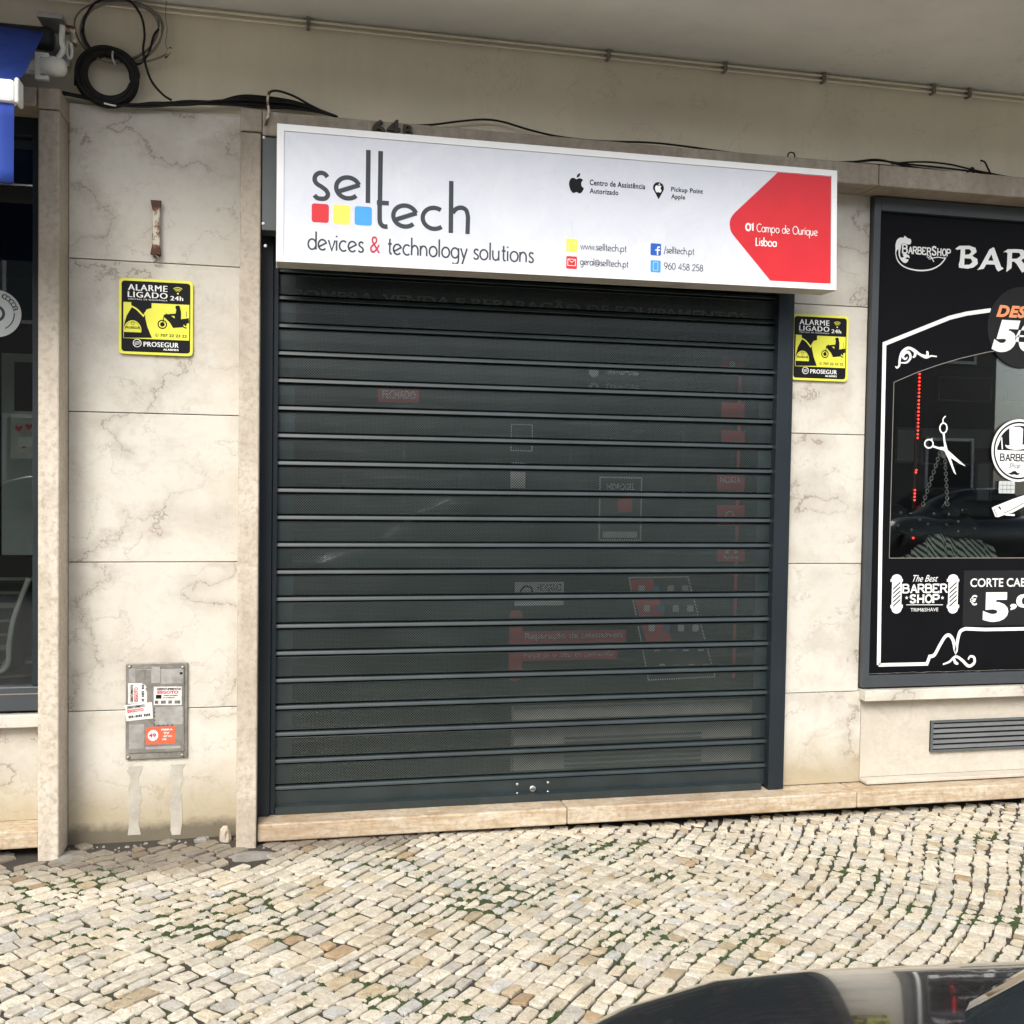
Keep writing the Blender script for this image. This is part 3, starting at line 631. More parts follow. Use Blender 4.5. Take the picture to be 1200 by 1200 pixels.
# phone poster: a tilted handset outline with icons
ph = [at(*q, YS) for q in ((737, 677), (806, 676), (838, 793), (760, 797))]; pq = [(p.x, p.z) for p in ph][::-1]
part(MB().sheet([pq], YS+.0012), 'phone_picture', M['mid'], sg); part(MB().ribbon(pq, .006, YS, closed=True), 'phone_outline', M['fwhite'], sg)
part(MB().sheet([[(p.x, p.z) for p in [at(*q, YS+.0006) for q in ((738, 680), (765, 678), (790, 760), (757, 752))]][::-1]], YS+.0006), 'phone_red_screen', M['fred'], sg)
ic = MB()
for r_ in range(5):
    for q_ in range(4):
        c = at(760+q_*17+r_*6-8, 690+r_*23, YS-.001); ic.sheet([rrect(c.x-.015, c.z-.015, c.x+.015, c.z+.015, .006)], YS-.001, (r_*3+q_*5) % 3)
part(ic, 'app_icons', [M['fwhite'], M['fwhite'], M['fblue']], sg)
# low wall with a vent inside the shop
x0, x1, z0, z1 = S((598, 903), (890, 818)); sw = thing('low_wall', 'pale low wall with grey vent standing behind the closed shutter', 'wall', (1.5, .2, .08))
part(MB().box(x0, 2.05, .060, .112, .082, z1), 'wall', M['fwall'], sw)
a, b = at(661, 900, .055), at(822, 856, .055)
for k in range(7): part(MB().box(a.x, b.x, 0.052, .0585, a.z+k*(b.z-a.z)/7+.004, a.z+(k+1)*(b.z-a.z)/7-.006), 'vent_slat', M['housing'], sw)

# ================================================================== SIGN BOX
YF = -.28
sb = thing('shop_sign', 'wide white light box sign reading selltech above the shutter', 'sign', (1.07, -.17, 2.2))
TL, TR, BR, BL = [at(*q, YF) for q in ((325, 144.5), (981, 200), (980, 340), (324, 306))]
def quad_prism(mb, c, y0, y1): return mb.prism([(p[0], p[1]) for p in c], y0, y1)
part(quad_prism(MB(), [(BL.x, BL.z), (BR.x, BR.z), (TR.x, TR.z), (TL.x, TL.z)], YF+.008, -.165), 'housing', M['lip'], sb, bevel=.002)
def inner(d): return [(BL.x+d, BL.z+d), (BR.x-d, BR.z+d), (TR.x-d, TR.z-d), (TL.x+d, TL.z-d)]
ob, ib = inner(0), inner(.024)
fr = []
for i in range(4):
    j = (i+1) % 4; nm = MB().prism([ob[i], ob[j], ib[j], ib[i]], YF, YF+.0075); part(nm, 'frame_bar', M['white'], sb, bevel=.0012)
part(MB().prism(inner(.0248), YF+.0035, YF+.0075), 'sign_panel', M['sign'], sb)
YP = YF+.003
def sg_part(mb, name, m): return part(mb, name, M[m], sb)
zA = zm(300, 120, 10/3)
lg = MB(); WS = .0165
def A(pts): return pxl(zA, pts, YP)
# s e l l t e c h, centre lines read off the lettering
lg.ribbon(smooth2(A([(279, 292), (268, 279), (250, 275), (234, 284), (229, 302), (238, 318), (257, 330), (275, 345), (281, 362), (270, 375), (251, 376), (237, 372), (228, 362)])), WS, YP)
def egl(cx, cy, rx, ry, yy):
    c = A([(cx, cy)])[0]; r = A([(cx+rx, cy+ry)])[0]; RX = abs(r[0]-c[0]); RY = abs(r[1]-c[1])
    lg.ribbon([(c[0]+RX*cos(radians(a)), c[1]+RY*sin(radians(a))) for a in range(316, 24, -8)]+[(c[0]+RX*.95, c[1]+RY*.34)], WS, yy); lg.ribbon([(c[0]+RX*1.0, c[1]+RY*.36), (c[0]-RX*.84, c[1]-RY*.42)], WS, yy-.0003)
egl(359, 334, 45, 44, YP-.0002); egl(582, 444, 45, 44, YP-.0002)
lg.ribbon(A([(439, 186), (437, 393)]), WS*1.04, YP-.0002)
lg.ribbon(A([(487, 190), (484, 400)])+smooth2(A([(483, 404), (483, 440), (484, 466), (492, 480), (503, 485), (514, 485)])), WS*1.04, YP-.0002); lg.ribbon(A([(472, 391), (519, 394)]), WS, YP-.0005)
c = A([(696, 453)])[0]; r = A([(741, 497)])[0]; RX, RY = abs(r[0]-c[0])*.98, abs(r[1]-c[1])
lg.ribbon([(c[0]+RX*cos(radians(a)), c[1]+RY*sin(radians(a))) for a in range(55, 312, 8)], WS, YP)
lg.ribbon(A([(763, 307), (761, 510)]), WS*1.04, YP); lg.ribbon(A([(826, 514), (828, 450)])+smooth2(A([(827, 440), (820, 420), (802, 411), (782, 416), (768, 432)]))[1:], WS, YP-.0003)
sg_part(lg, 'logo_lettering', 'ink')
for (a, b, m) in (((217, 467), (285, 398), 'red'), ((301, 474), (369, 403), 'yellow'), ((385, 478), (453, 409), 'blue')):
    p, q = A([a, b]); sg_part(MB().sheet([rrect(p[0], p[1], q[0], q[1], .010)], YP), 'logo_square', m)
tl = MB(); zb = at(360.5, 292.2, YP).z
def px2x(x, y=300): return at(x, y, YP).x
zb = at(361, 291.8, YP).z; zb2 = at(624, 307, YP).z
for s, a, b in (('devices', 361, 425), ('technology', 454.5, 546), ('solutions', 555, 624.5)): sg_part(stext(MB(), s, px2x(a), px2x(b), zb, .0375, .0062, YP), 'tagline_word', 'ink')
am = MB(); bt(am, '&', px2x(433.5), px2x(445.5), zb, zb+.062, YP); sg_part(am, 'tagline_ampersand', 'dred')
zB = zm(640, 190, 1200/220)
def Bq(pts, y=YP): return pxl(zB, pts, y)
# apple silhouette from an outline
def apple(mb, cx, cz, s, y, m=0, leaf=True):
    o_ = [(0, .30), (.12, .36), (.26, .36), (.38, .27), (.30, .16), (.28, .02), (.34, -.12), (.44, -.20), (.36, -.38), (.24, -.5), (.12, -.5), (0, -.45), (-.12, -.5), (-.24, -.5), (-.38, -.32), (-.46, -.06), (-.44, .16), (-.34, .32), (-.2, .37), (-.08, .33)]
    p = smooth2([(cx+a*s, cz+b*s) for a, b in o_], 4, True); mb.sheet([p[::-1] if False else p], y, m)
    if leaf: mb.sheet([smooth2([(cx+a*s, cz+b*s) for a, b in ((.0, .40), (.02, .52), (.10, .62), (.2, .66), (.19, .54), (.11, .44))], 3, True)], y, m)
bk = MB(); c = Bq([(195, 142)])[0]; apple(bk, c[0], c[1], .066, YP); sg_part(bk, 'apple_mark', 'black'); bk = MB()
a, b = Bq([(683, 162), (753, 162)]); c = Bq([(718, 165)])[0]; R_ = (b[0]-a[0])/2; tip = Bq([(719, 238)])[0]
bk.sheet([[(c[0]+R_*cos(radians(t)), c[1]+R_*sin(radians(t))) for t in range(-25, 206, 11)]+[tip]], YP)
for s, p, q in (('Centro de Assistência', (278, 147), (634, 122)), ('Autorizado', (278, 199), (462, 172))):
    u, v = Bq([p, (q[0], p[1])]); sg_part(bt(MB(), s, u[0], v[0], u[1], u[1]+(.0225 if s[0] == 'C' else .0205), YP, bold=.025, space=1.08), 'service_line', 'black')
for s, p, q in (('Pickup Point', (799, 188), (1003, 160)), ('Apple', (799, 234), (888, 205))):
    u, v = Bq([p, (q[0], p[1])]); sg_part(bt(MB(), s, u[0], v[0], u[1]-.005, u[1]+.0190, YP, bold=.025, space=1.08), 'service_line', 'black')
sg_part(bk, 'map_pin_mark', 'black'); ap = MB(); apple(ap, c[0], c[1]-.002, .031, YP-.0004); sg_part(ap, 'pin_mark', 'wink')
for p, q, m in (((128, 572), (201, 492), 'yellow'), ((128, 680), (198, 604), 'red'), ((667, 594), (735, 522), 'dblue'), ((667, 702), (733, 630), 'blue')):
    u, v = Bq([p, q]); sg_part(MB().sheet([rrect(u[0], u[1], v[0], v[1], .005)], YP), 'contact_icon', m)
ct = MB()
for s, p, q in (('www.selltech.pt', (220, 556), 512), ('geral@selltech.pt', (218, 655), 524), ('/selltech.pt', (754, 580), 944), ('960 458 258', (754, 683), 1000)):
    u, v = Bq([p, (q, p[1])]); sg_part(stext(MB(), s, u[0], v[0], u[1], .0155, .0029, YP), 'contact_line', 'ink')
iw = MB(); YI = YP-.0006
u, v = Bq([(138, 660), (188, 622)]); m_ = ((u[0]+v[0])/2, (u[1]+v[1])/2); iw.ribbon([u, (v[0], u[1]), v, (u[0], v[1])], .0022, YI, closed=True); iw.ribbon([(u[0], v[1]), m_, v], .002, YI-.0002); sg_part(iw, 'envelope_mark', 'wink'); iw = MB()
u = Bq([(712, 594), (712, 560), (714, 545), (727, 542)]); iw.ribbon(u, .0055, YI); iw.ribbon(Bq([(697, 562), (727, 563)]), .0045, YI-.0002); sg_part(iw, 'letter_mark', 'wink'); iw = MB()
iw.ribbon(Bq([(146, 560), (140, 545), (143, 525)]), .0015, YI); iw.ribbon(Bq([(176, 512), (187, 520), (183, 533)]), .002, YI)
sg_part(iw, 'cursor_mark', 'wink')
u, v = Bq([(685, 692), (714, 640)]); ib2 = MB().ribbon(rrect(u[0], u[1], v[0], v[1], .003), .0025, YI, closed=True); sg_part(ib2, 'phone_icon', 'gink')
zC = zm(640, 160, 10/3)
rd = smooth2(pxl(zC, [(735, 390), (722, 370), (717, 342), (722, 318), (737, 297)], YP), 6)
rp = [pxl(zC, [(884, 573)], YP)[0]]+rd+pxl(zC, [(905, 134)], YP)
ri = inner(.0252); rp = [(ri[1][0]-(.0), ri[1][1]+.001)]+[(a, max(b, ri[0][1]+.0012)) for a, b in rp]+[(ri[2][0], ri[2][1]-.001)]
rp = [(a, min(b, ri[2][1]-.001)) for a, b in rp]
sg_part(MB().sheet([rp], YP), 'red_arrow_panel', 'red')
wl = MB(); u, v = pxl(zC, [(823, 371), (1060, 371)], YI); stext(wl, 'Campo de Ourique', u[0], v[0], u[1], .0195, .0030, YI)
u, v = pxl(zC, [(820, 425), (899, 425)], YI); stext(wl, 'Lisboa', u[0], v[0], u[1], .0195, .0046, YI)
u, v = pxl(zC, [(780, 366), (808, 366)], YI); stext(wl, '01', u[0], v[0], u[1], .0165, .0072, YI); sg_part(wl, 'address_lettering', 'wink')
# house number above
for s, a, b in (('6', (436, 157), (451.5, 140)), ('4', (453.5, 158), (469, 141)), ('B', (472, 158), (484, 146))):
    pass
hn = thing('house_number', 'dull brass house number 64B on the lintel above the white sign', 'house number', (.35, -.165, 2.68))
for s, a, b in (('6', 436, 451.5), ('4', 453.5, 469), ('B', 472.5, 484)):
    p, q = at(a, 160, -.17), at(b, 141 if s != 'B' else 147, -.17)
    v, f = btext(s, p.x, q.x, q.z-.060 if s != 'B' else q.z-.044, q.z, -.1745, bold=.03)
    n = len(v); me = MB().add(v+[(x, -.162, z) for x, y, z in v], f+[tuple(i+n for i in g[::-1]) for g in f])
    ed = {}
    for g in f:
        for i in range(len(g)):
            e = (g[i], g[(i+1) % len(g)]); ed[e] = 1
    for (i, j) in ed:
        if (j, i) not in ed: me.add([me.v[i], me.v[j], me.v[j+n], me.v[i+n]], [(0, 1, 2, 3)])
    part(me, 'digit' if s != 'B' else 'letter', M['brass'], hn)

# ================================================================== ALARM SIGNS
AX0, AX1, AZ0, AZ1 = -.6265, -.3575, .452+1.42, .738+1.42
def al(x, y):
    u = (x-57)/490; v = 1-((y-603-.037*(x-57))/512); return (AX0+u*(AX1-AX0), AZ0+v*(AZ1-AZ0))
als = thing('alarm_sign', 'yellow and black alarm warning sign on the wide marble pier left of the shutter', 'sign', ((AX0+AX1)/2, -.01, AZ0), 'alarm warning signs')
YA = -.0125
part(MB().prism(rrect(AX0, AZ0, AX1, AZ1, .016), -.012, -.002), 'sign_plate', M['acid'], als, bevel=.001)
i_ = .0095; part(MB().sheet([rrect(AX0+i_, AZ0+i_, AX1-i_, AZ1-i_, .012)], YA), 'black_field', M['black'], als)
y2 = YA-.0005
b0, b1 = al(87, 1010), al(523, 782); part(MB().sheet([[(b0[0], b0[1]), (b1[0], b0[1]), (b1[0], b1[1]), (b0[0], b1[1])]], y2), 'yellow_field', M['acid'], als)
y3 = y2-.0005
def AL(p): return [al(*q) for q in p]
g_ = MB(); g_.sheet([AL([(138, 768), (272, 768), (272, 806), (240, 815), (228, 836), (232, 880), (245, 935), (275, 1008), (90, 1008), (90, 925), (108, 860), (140, 805)])], y3)
part(g_, 'guard_silhouette', M['black'], als)
g_ = MB(); g_.ribbon(smooth2(AL([(140, 795), (175, 815), (218, 860)])), .006, y3-.0004); g_.ribbon(AL([(218, 866), (229, 838)]), .004, y3-.0006)
c = al(148, 958); rx = al(206, 958)[0]-c[0]; rz = al(148, 890)[1]-c[1]
g_.sheet([[(c[0]+rx*cos(radians(t)), c[1]+rz*sin(radians(t))) for t in range(0, 181, 15)]+[(c[0]-rx*.96, c[1]-.007), (c[0]+rx*.96, c[1]-.007)]], y3-.0004)
part(g_, 'collar_and_badge', M['acid'], als)
g_ = MB(); bt(g_, 'PROSEGUR', *[v for v in (al(102, 940)[0], al(196, 940)[0], al(102, 946)[1], al(102, 930)[1])], y3-.0009, bold=.03)
q = al(149, 912); g_.ribbon(circ(q[0], q[1], .0055, 14), .0015, y3-.0009, closed=True)
g_.ribbon([(c[0]+rx*.86*cos(radians(t)), c[1]+rz*.86*sin(radians(t))) for t in range(0, 181, 12)], .0012, y3-.0009); part(g_, 'badge_print', M['black'], als)
mo_ = MB()
for cx_, cy_ in ((344, 916), (503, 912)):
    q = al(cx_, cy_)
    if cx_ < 400: mo_.ribbon(circ(q[0], q[1], .0155, 20), .0042, y3, closed=True); mo_.sheet([circ(q[0], q[1], .0085, 12)], y3)
    else: mo_.ribbon([(q[0]+.0155*cos(radians(t)), q[1]+.0155*sin(radians(t))) for t in range(85, 282, 12)], .0042, y3); mo_.sheet([[(q[0]+.0085*cos(radians(t)), q[1]+.0085*sin(radians(t))) for t in range(80, 285, 15)]], y3)
mo_.sheet([AL([(352, 862), (368, 842), (392, 852), (420, 872), (470, 880), (520, 872), (522, 905), (488, 915), (478, 935), (415, 940), (395, 905)])], y3-.0003)
mo_.sheet([AL([(384, 846), (432, 842), (438, 800), (460, 800), (468, 830), (468, 878), (430, 884), (424, 858), (386, 858)])], y3-.0006)
mo_.sheet([AL([(430, 796), (434, 790), (450, 786), (462, 795), (460, 812), (442, 818), (432, 808)])], y3-.0008)
mo_.ribbon(AL([(356, 850), (348, 905)]), .003, y3-.0004); mo_.ribbon(AL([(504, 866), (504, 828)]), .0015, y3)
part(mo_, 'motorcycle_silhouette', M['black'], als)
t_ = MB()
for s, a, b, bo in (('ALARME', (119, 686), (377, 645), .01), ('LIGADO', (118, 733), (378, 694), .01), ('CENTRAL DE SEGURANÇA', (118, 752), (377, 740), .0), ('24h', (399, 752), (482, 722), .01), ('PROSEGUR', (223, 1067), (453, 1034), .02), ('ALARMES', (353, 1094), (453, 1081), .01)):
    p, q = al(*a), al(*b); wm_ = MB()
    for dq in ((0, -.0009, -.0018) if bo > 0 else (0,)): bt(wm_, s, p[0]+dq, q[0]+dq, p[1], p[1]+(a[1]-b[1])/512*(AZ1-AZ0), y2+dq*.15, space=1.12)
    part(wm_, 'word', M['wink'], als)
q = al(178, 1044); t_.ribbon(circ(q[0], q[1], .0145, 20), .0025, y2, closed=True)
for d in (-.005, 0, .005): t_.ribbon([(q[0]-.010, q[1]+d-.003), (q[0]+.010, q[1]+d+.003)], .0018, y2)
part(t_, 'ring_logo', M['wink'], als)
t_ = MB(); q = al(446, 706)
for r_ in (.0055, .0115, .0175, .0235):
    if r_ < .006: t_.sheet([circ(q[0], q[1], .0035, 10)], y2)
    else: t_.ribbon(arc(q[0], q[1], r_, r_, 48, 132, 10), .0024, y2)
part(t_, 'wireless_mark', M['acid'], als)
t_ = MB(); p, q = al(330, 1000), al(508, 978); bt(t_, '707 22 23 22', p[0], q[0], p[1], p[1]+.0105, y3, bold=.02); q = al(308, 990); t_.ribbon(circ(q[0], q[1], .0055, 12), .0012, y3, closed=True); t_.ribbon([(q[0]-.002, q[1]+.003), (q[0]-.001, q[1]-.002), (q[0]+.002, q[1]-.003)], .0012, y3-.0003)
part(t_, 'phone_number', M['black'], als)
def copy_tree(o, parent=None):
    c = o.copy(); COL.objects.link(c)
    if parent is not None:
        inv = o.matrix_parent_inverse.copy(); c.parent = parent; c.matrix_parent_inverse = inv
    for ch in o.children: copy_tree(ch, c)
    return c
bpy.context.view_layer.update()
a2 = copy_tree(als); a2.location.x += 2.4135-AX1; a2.location.z += -.002
a2['label'] = 'yellow and black alarm warning sign squeezed between the shutter and the barber window'

# ================================================================== METER CABINET, BRACKET
YC = -.012
zc = zm(130, 760, 943/110)
cb = thing('meter_cabinet', 'grey zinc utility cabinet door with torn stickers low on the marble pier', 'utility cabinet', (at(183, 891).x, -.01, at(183, 891).z))
c0, c1 = at(147, 890.5, YC), at(220, 776.5, YC)
part(MB().box(c0.x, c1.x, YC, -.001, c0.z, c1.z), 'door_frame', M['zinc'], cb, bevel=.002)
dp = part(MB().box(c0.x+.012, c1.x-.012, YC-.004, YC-.0005, c0.z+.025, c1.z-.022), 'door_panel', M['zinc'], cb, bevel=.0015)
for q in ((188, 182), (722, 186), (176, 1090), (716, 1066)):
    c = at(*zc(*q), YC); part(MB().lathe((c.x, YC-.0005, c.z), (0, -1, 0), [(0, .006), (.006, .0055), (.008, .003)], 10), 'bolt', M['steel'], cb, smooth=True)
YD = YC-.0045
gh = plain('glue_residue', (.30, .29, .27), .85, 0, .25, 25)
def paper(x0, y0, x1, y1, m, rot=0, y=YD, name='sticker', notch=0):
    p, q = at(*zc(x0, y1), y), at(*zc(x1, y0), y); cx, cz = (p.x+q.x)/2, (p.z+q.z)/2; W, H = (q.x-p.x)/2, (q.z-p.z)/2; n = 7
    pts = []
    for (ax, az, bx, bz) in ((-1, -1, 1, -1), (1, -1, 1, 1), (1, 1, -1, 1), (-1, 1, -1, -1)):
        for t in range(n):
            u = ax+(bx-ax)*t/n+RN.uniform(-.02, .02); v = az+(bz-az)*t/n+RN.uniform(-.02, .02); pts.append((u, v))
    if notch: pts = [(u, v) if not (u > .45 and v > .3) else (u-.25*RN.random(), v-.25*RN.random()) for u, v in pts]
    c_, s_ = cos(rot), sin(rot)
    def T(u, v): return (cx+u*W*c_-v*H*s_, cz+u*W*s_+v*H*c_)
    o = part(MB().sheet([[T(u, v) for u, v in pts]], y), name, m, cb); return o, T
for a in ((180, 195, 245, 345), (405, 180, 495, 350), (505, 205, 722, 355), (438, 580, 720, 768), (180, 760, 330, 1010), (345, 975, 700, 1015)): paper(*a, gh, y=YD+.0002*RN.random(), name='glue_residue')
def lines(o_, T, rows, m, y=YD-.0006, rot=0):
    mb = MB()
    for (s, u0, u1, v0, v1) in rows:
        V, Fc = btext(s, 0, 1, 0, 1, y, bold=.04); mb.add([(*(lambda p: (p[0], y, p[1]))(T(u0+(u1-u0)*vx, v0+(v1-v0)*vz)),) for vx, _, vz in V], Fc)
    return stuff(part(mb, 'sticker_print', m, o_))
o, T = paper(430, 378, 712, 572, M['paper'], -.02, name='sticker', notch=0)
lines(o, T, [('DESENTUPIMENTOS', -.78, .92, .62, .86), ('LIMPEZA DE FOSSAS', -.3, .7, -.02, .10), ('24 HORAS', -.35, .5, -.26, -.14), ('III  IIII  III  IIIII', -.9, .9, -.85, -.50)], M['black']); lines(o, T, [('ESGOTO', -.75, .75, .22, .55)], M['dred'])
part(MB().sheet([[T(-.85, -.3), T(-.45, -.3), T(-.45, .12), T(-.85, .12)]], YD-.0006), 'sticker_picture', M['black'], o)
o, T = paper(172, 345, 362, 556, M['paper'], .0, name='sticker', notch=1)
T2 = lambda u, v: T(-v, u)
lines(o, T2, [('DESENTUPIMENTOS', -.85, .85, .45, .75), ('II IIII III', -.8, .8, -.7, -.45)], M['black']); lines(o, T2, [('ESGOTO', -.8, .6, -.05, .35)], M['dred'])
o, T = paper(146, 548, 418, 722, M['paper'], .09, y=YD-.001, name='sticker')
lines(o, T, [('DESENTUPIMENTO', -.85, .45, .5, .82), ('III-IIII IIII', -.8, .8, -.65, -.35)], M['black'], YD-.0016); lines(o, T, [('ESGOTO', -.85, .35, .0, .4)], M['dred'], YD-.0016)
o, T = paper(352, 780, 645, 965, M['ored'], 0, name='sticker')
part(MB().sheet([[T(-.52+.36*cos(t*pi/12), .03+.62*sin(t*pi/12)) for t in range(24)]], YD-.0006), 'sticker_disc', M['wink'], o); lines(o, T, [('49', -.82, -.30, -.22, .28)], M['dred'], YD-.0010); lines(o, T, [('FIBRA', .05, .85, .55, .75), ('TV', .2, .6, .1, .35), ('NET VOZ', .2, .8, -.2, -.02), ('€/MES', .1, .4, -.55, -.35)], M['wink'], YD-.0008)
# perforation dots
dm = MB()
for t in range(4): q = at(*zc(480+45*t, 768), YD); dm.box(q.x-.002, q.x+.002, YD-.0015, YD, q.z-.0015, q.z+.0015)
for t in range(5): q = at(*zc(440, 600+t*40), YD); dm.box(q.x-.0015, q.x+.0015, YD-.0015, YD, q.z-.002, q.z+.002)
q = at(*zc(705, 248), YD); dm.box(q.x-.005, q.x+.005, YD-.001, YD, q.z-.004, q.z+.004); stuff(part(dm, 'slots', M['black'], cb))

bp, bq = at(183, 236, -.02), at(183, 298, -.02)
rb = thing('rusty_bracket', 'short vertical rusty iron bracket with flaking white paint above the alarm sign', 'bracket', (bp.x, 0, bq.z))
pts = []
for t in range(13):
    z = bq.z+(bp.z-bq.z)*t/12; wv = .013+.004*(t < 2 or t > 10)+RN.uniform(-.001, .001); pts.append((bp.x+wv, z))
for t in range(12, -1, -1):
    z = bq.z+(bp.z-bq.z)*t/12; wv = .013+.004*(t < 2 or t > 10)+RN.uniform(-.001, .001); pts.append((bp.x-wv, z))
part(MB().prism(pts, -.026, -.014), 'bar', M['rust'], rb, bevel=.003)
for z in (bq.z+.004, bp.z-.012): part(MB().box(bp.x-.012, bp.x+.014, -.016, .001, z-.012, z+.012), 'foot', M['rust'], rb, bevel=.003)
part(MB().tube(crom([(bp.x, -.02, bq.z-.005), (bp.x+.012, -.03, bq.z-.018), (bp.x-.01, -.01, bq.z-.03)]), .003, 6), 'wire', M['gcable'], rb)

# ================================================================== BARBER WINDOW
bw = thing('barber_window', 'black vinyl covered barber shop window in a dark frame at the right', 'shop window', (4.2, 0, .51))
BX0, BX1, BZ0, BZ1 = 2.515, 5.55, .512, 2.685
fw = at(1032, 300, -.03).x-at(1024.6, 300, -.03).x
fw = .032
YFm = -.03
fi = (BX0+fw, BX1-fw, BZ0+.052, BZ1-.060)
part(MB().box(BX0, fi[0], YFm, .05, BZ0, BZ1), 'frame_post', M['frame'], bw, bevel=.002); part(MB().box(fi[1], BX1, YFm, .05, BZ0, BZ1), 'frame_post', M['frame'], bw, bevel=.002)
part(MB().box(fi[0], fi[1], YFm, .05, fi[3], BZ1), 'frame_rail', M['frame'], bw, bevel=.002); part(MB().box(fi[0], fi[1], YFm, .05, BZ0, fi[2]), 'frame_rail', M['frame'], bw, bevel=.002)
part(MB().box(fi[0], fi[1], -.002, .006, fi[2], fi[3]), 'glass_pane', M['glass'], bw)
YV = -.006
z4 = zm(900, 340, 4); z5 = zm(1040, 420, 5); z6 = zm(1040, 260, 20/3); z7 = zm(1000, 620, 4)
clear = pxl(z4, [(568, 1256), (590, 432), (700, 385), (800, 350), (900, 320), (1030, 290), (1150, 275), (1400, 270), (1700, 290)], YV)
zc0 = clear[0][1]; clear = [(a, max(b, zc0)) for a, b in clear]; xr = 5.2
pane = [(fi[0], fi[2]), (fi[1], fi[2]), (fi[1], fi[3]), (fi[0], fi[3])]
top = [c for c in clear[1:]]+[(xr, clear[4][1])]
vb = MB()
vb.sheet([[(fi[0], fi[2]), (fi[1], fi[2]), (fi[1], zc0), (fi[0], zc0)]], YV)
vb.sheet([[(fi[0], zc0), (clear[0][0], zc0), clear[1], (fi[0], clear[1][1])]], YV)
vb.sheet([[(xr, zc0), (fi[1], zc0), (fi[1], top[-1][1]), (xr, top[-1][1])]], YV)
vb.sheet([[(fi[0], clear[1][1])]+top+[(fi[1], top[-1][1]), (fi[1], fi[3]), (fi[0], fi[3])]], YV)
part(vb, 'black_vinyl', M['vinyl'], bw)
part(MB().ribbon([clear[0]]+[p for p in clear[1:]], .0035, YV-.0005).ribbon([clear[0], (xr, zc0)], .0035, YV-.0007), 'vinyl_edge', M['gcable'], bw)
YW = YV-.001
pe = MB(); n_ = 60; zz_ = fi[2]+.006
pe.ribbon([(fi[0]+.004+1.0*i/n_, zz_+.004*noise.noise(Vector((i*.4, 0, 1)))) for i in range(n_)], [.0015+.004*max(0, noise.noise(Vector((i*.6, 3, 1)))) for i in range(n_)], YW)
pe.ribbon([(fi[0]+.006+.002*noise.noise(Vector((i*.5, 5, 1))), fi[2]+.01+.012*i) for i in range(18)], .0022, YW); pe.ribbon([(fi[0]+.007+.004*sin(i*.25), fi[3]-.002-.014*i) for i in range(16)], .0022, YW)
part(pe, 'peeled_vinyl_edge', M['gcable'], bw)
def Wp(z, pts): return pxl(z, pts, YW)
bo = MB(); LW = .0185
line = Wp(z4, [(1045, 94), (930, 110), (850, 130), (700, 190), (546, 252)])+Wp(z7, [(128, 0), (119, 637), (345, 632)])+smooth2(Wp(z7, [(358, 597), (380, 590), (405, 545), (430, 505), (450, 498), (468, 522), (480, 575), (487, 530), (500, 482), (525, 467)]), 4)+Wp(z7, [(620, 467), (900, 466), (1100, 466)])
line = [p for p in line]; e = line[-1]; line[-3:] = [(line[-3][0], e[1]+.004), (line[-2][0], e[1]+.004), (e[0], e[1]+.004)]
bo.ribbon(line[:7], LW, YW); bo.ribbon(line[6:], LW*.85, YW)
part(bo, 'white_border_line', M['wink'], bw)
or_ = MB()
def fl(z, pts, ws, dy=0): or_.ribbon(smooth2(Wp(z, pts), 5), ws, YW-dy)
def tap(n, a, b): return [a+(b-a)*abs(sin(pi*i/(n-1))) for i in range(n)]
for i, (pts) in enumerate(([(62, 1128), (75, 1140), (92, 1120), (96, 1075), (115, 1018), (160, 986), (205, 1000), (245, 1030), (300, 1060), (340, 1048), (386, 1052)], [(100, 1100), (150, 1098), (180, 1060), (165, 1020), (135, 1025), (120, 1055), (140, 1072), (155, 1055)], [(180, 995), (215, 1018), (212, 1048), (196, 1058)], [(262, 1036), (305, 1050), (312, 1022), (302, 1014)])):
    n = (len(pts)-1)*5+1; fl(z6, pts, tap(n, .005, .013), i*.0003)
for i, pts in enumerate(([(420, 634), (450, 622), (480, 598), (510, 615), (540, 642), (566, 628), (566, 602), (548, 597), (538, 612)], [(470, 604), (478, 625), (492, 632)])):
    n = (len(pts)-1)*5+1; fl(z7, pts, tap(n, .007, .014), i*.0003)
part(or_, 'scroll_ornament', M['wink'], bw)
hd = MB()
hd.sheet([smooth2(Wp(z6, [(68, 235), (62, 190), (72, 145), (100, 122), (125, 125), (135, 108), (158, 128), (182, 135), (184, 165), (170, 178), (140, 170), (112, 172), (106, 200), (100, 225), (98, 260), (110, 280), (128, 272), (118, 255), (140, 250), (168, 262), (172, 285), (155, 275), (140, 288), (165, 295), (150, 318), (130, 320), (105, 298), (88, 262), (85, 215), (78, 215)]), 2)], YW)
hd.ribbon(smooth2(Wp(z6, [(66, 200), (66, 255), (85, 310), (130, 350), (200, 374), (280, 380), (350, 368), (410, 335), (452, 285), (440, 283), (395, 276)])), tap(51, .0035, .006), YW-.0003)
hd.ribbon(Wp(z6, [(335, 262), (362, 312)]), .004, YW); hd.ribbon(Wp(z6, [(340, 285), (395, 275)]), .004, YW-.0003)
for q in ((318, 270), (330, 282)):
    c = Wp(z6, [q])[0]; hd.ribbon(circ(c[0], c[1], .006, 10), .0025, YW-.0005, closed=True)
u, v = Wp(z6, [(118, 245), (492, 245)]); hh = Wp(z6, [(118, 190)])[0][1]-u[1]; serif(hd, 'BARBERSHOP', u[0], v[0], (u[1]+v[1])/2-.006, (u[1]+v[1])/2+hh, .0068, YW-.0006, 0, .8, (0, 6))
c = Wp(z6, [(200, 240)]); part(hd, 'barber_head_logo', M['wink'], bw)
BG = MB()
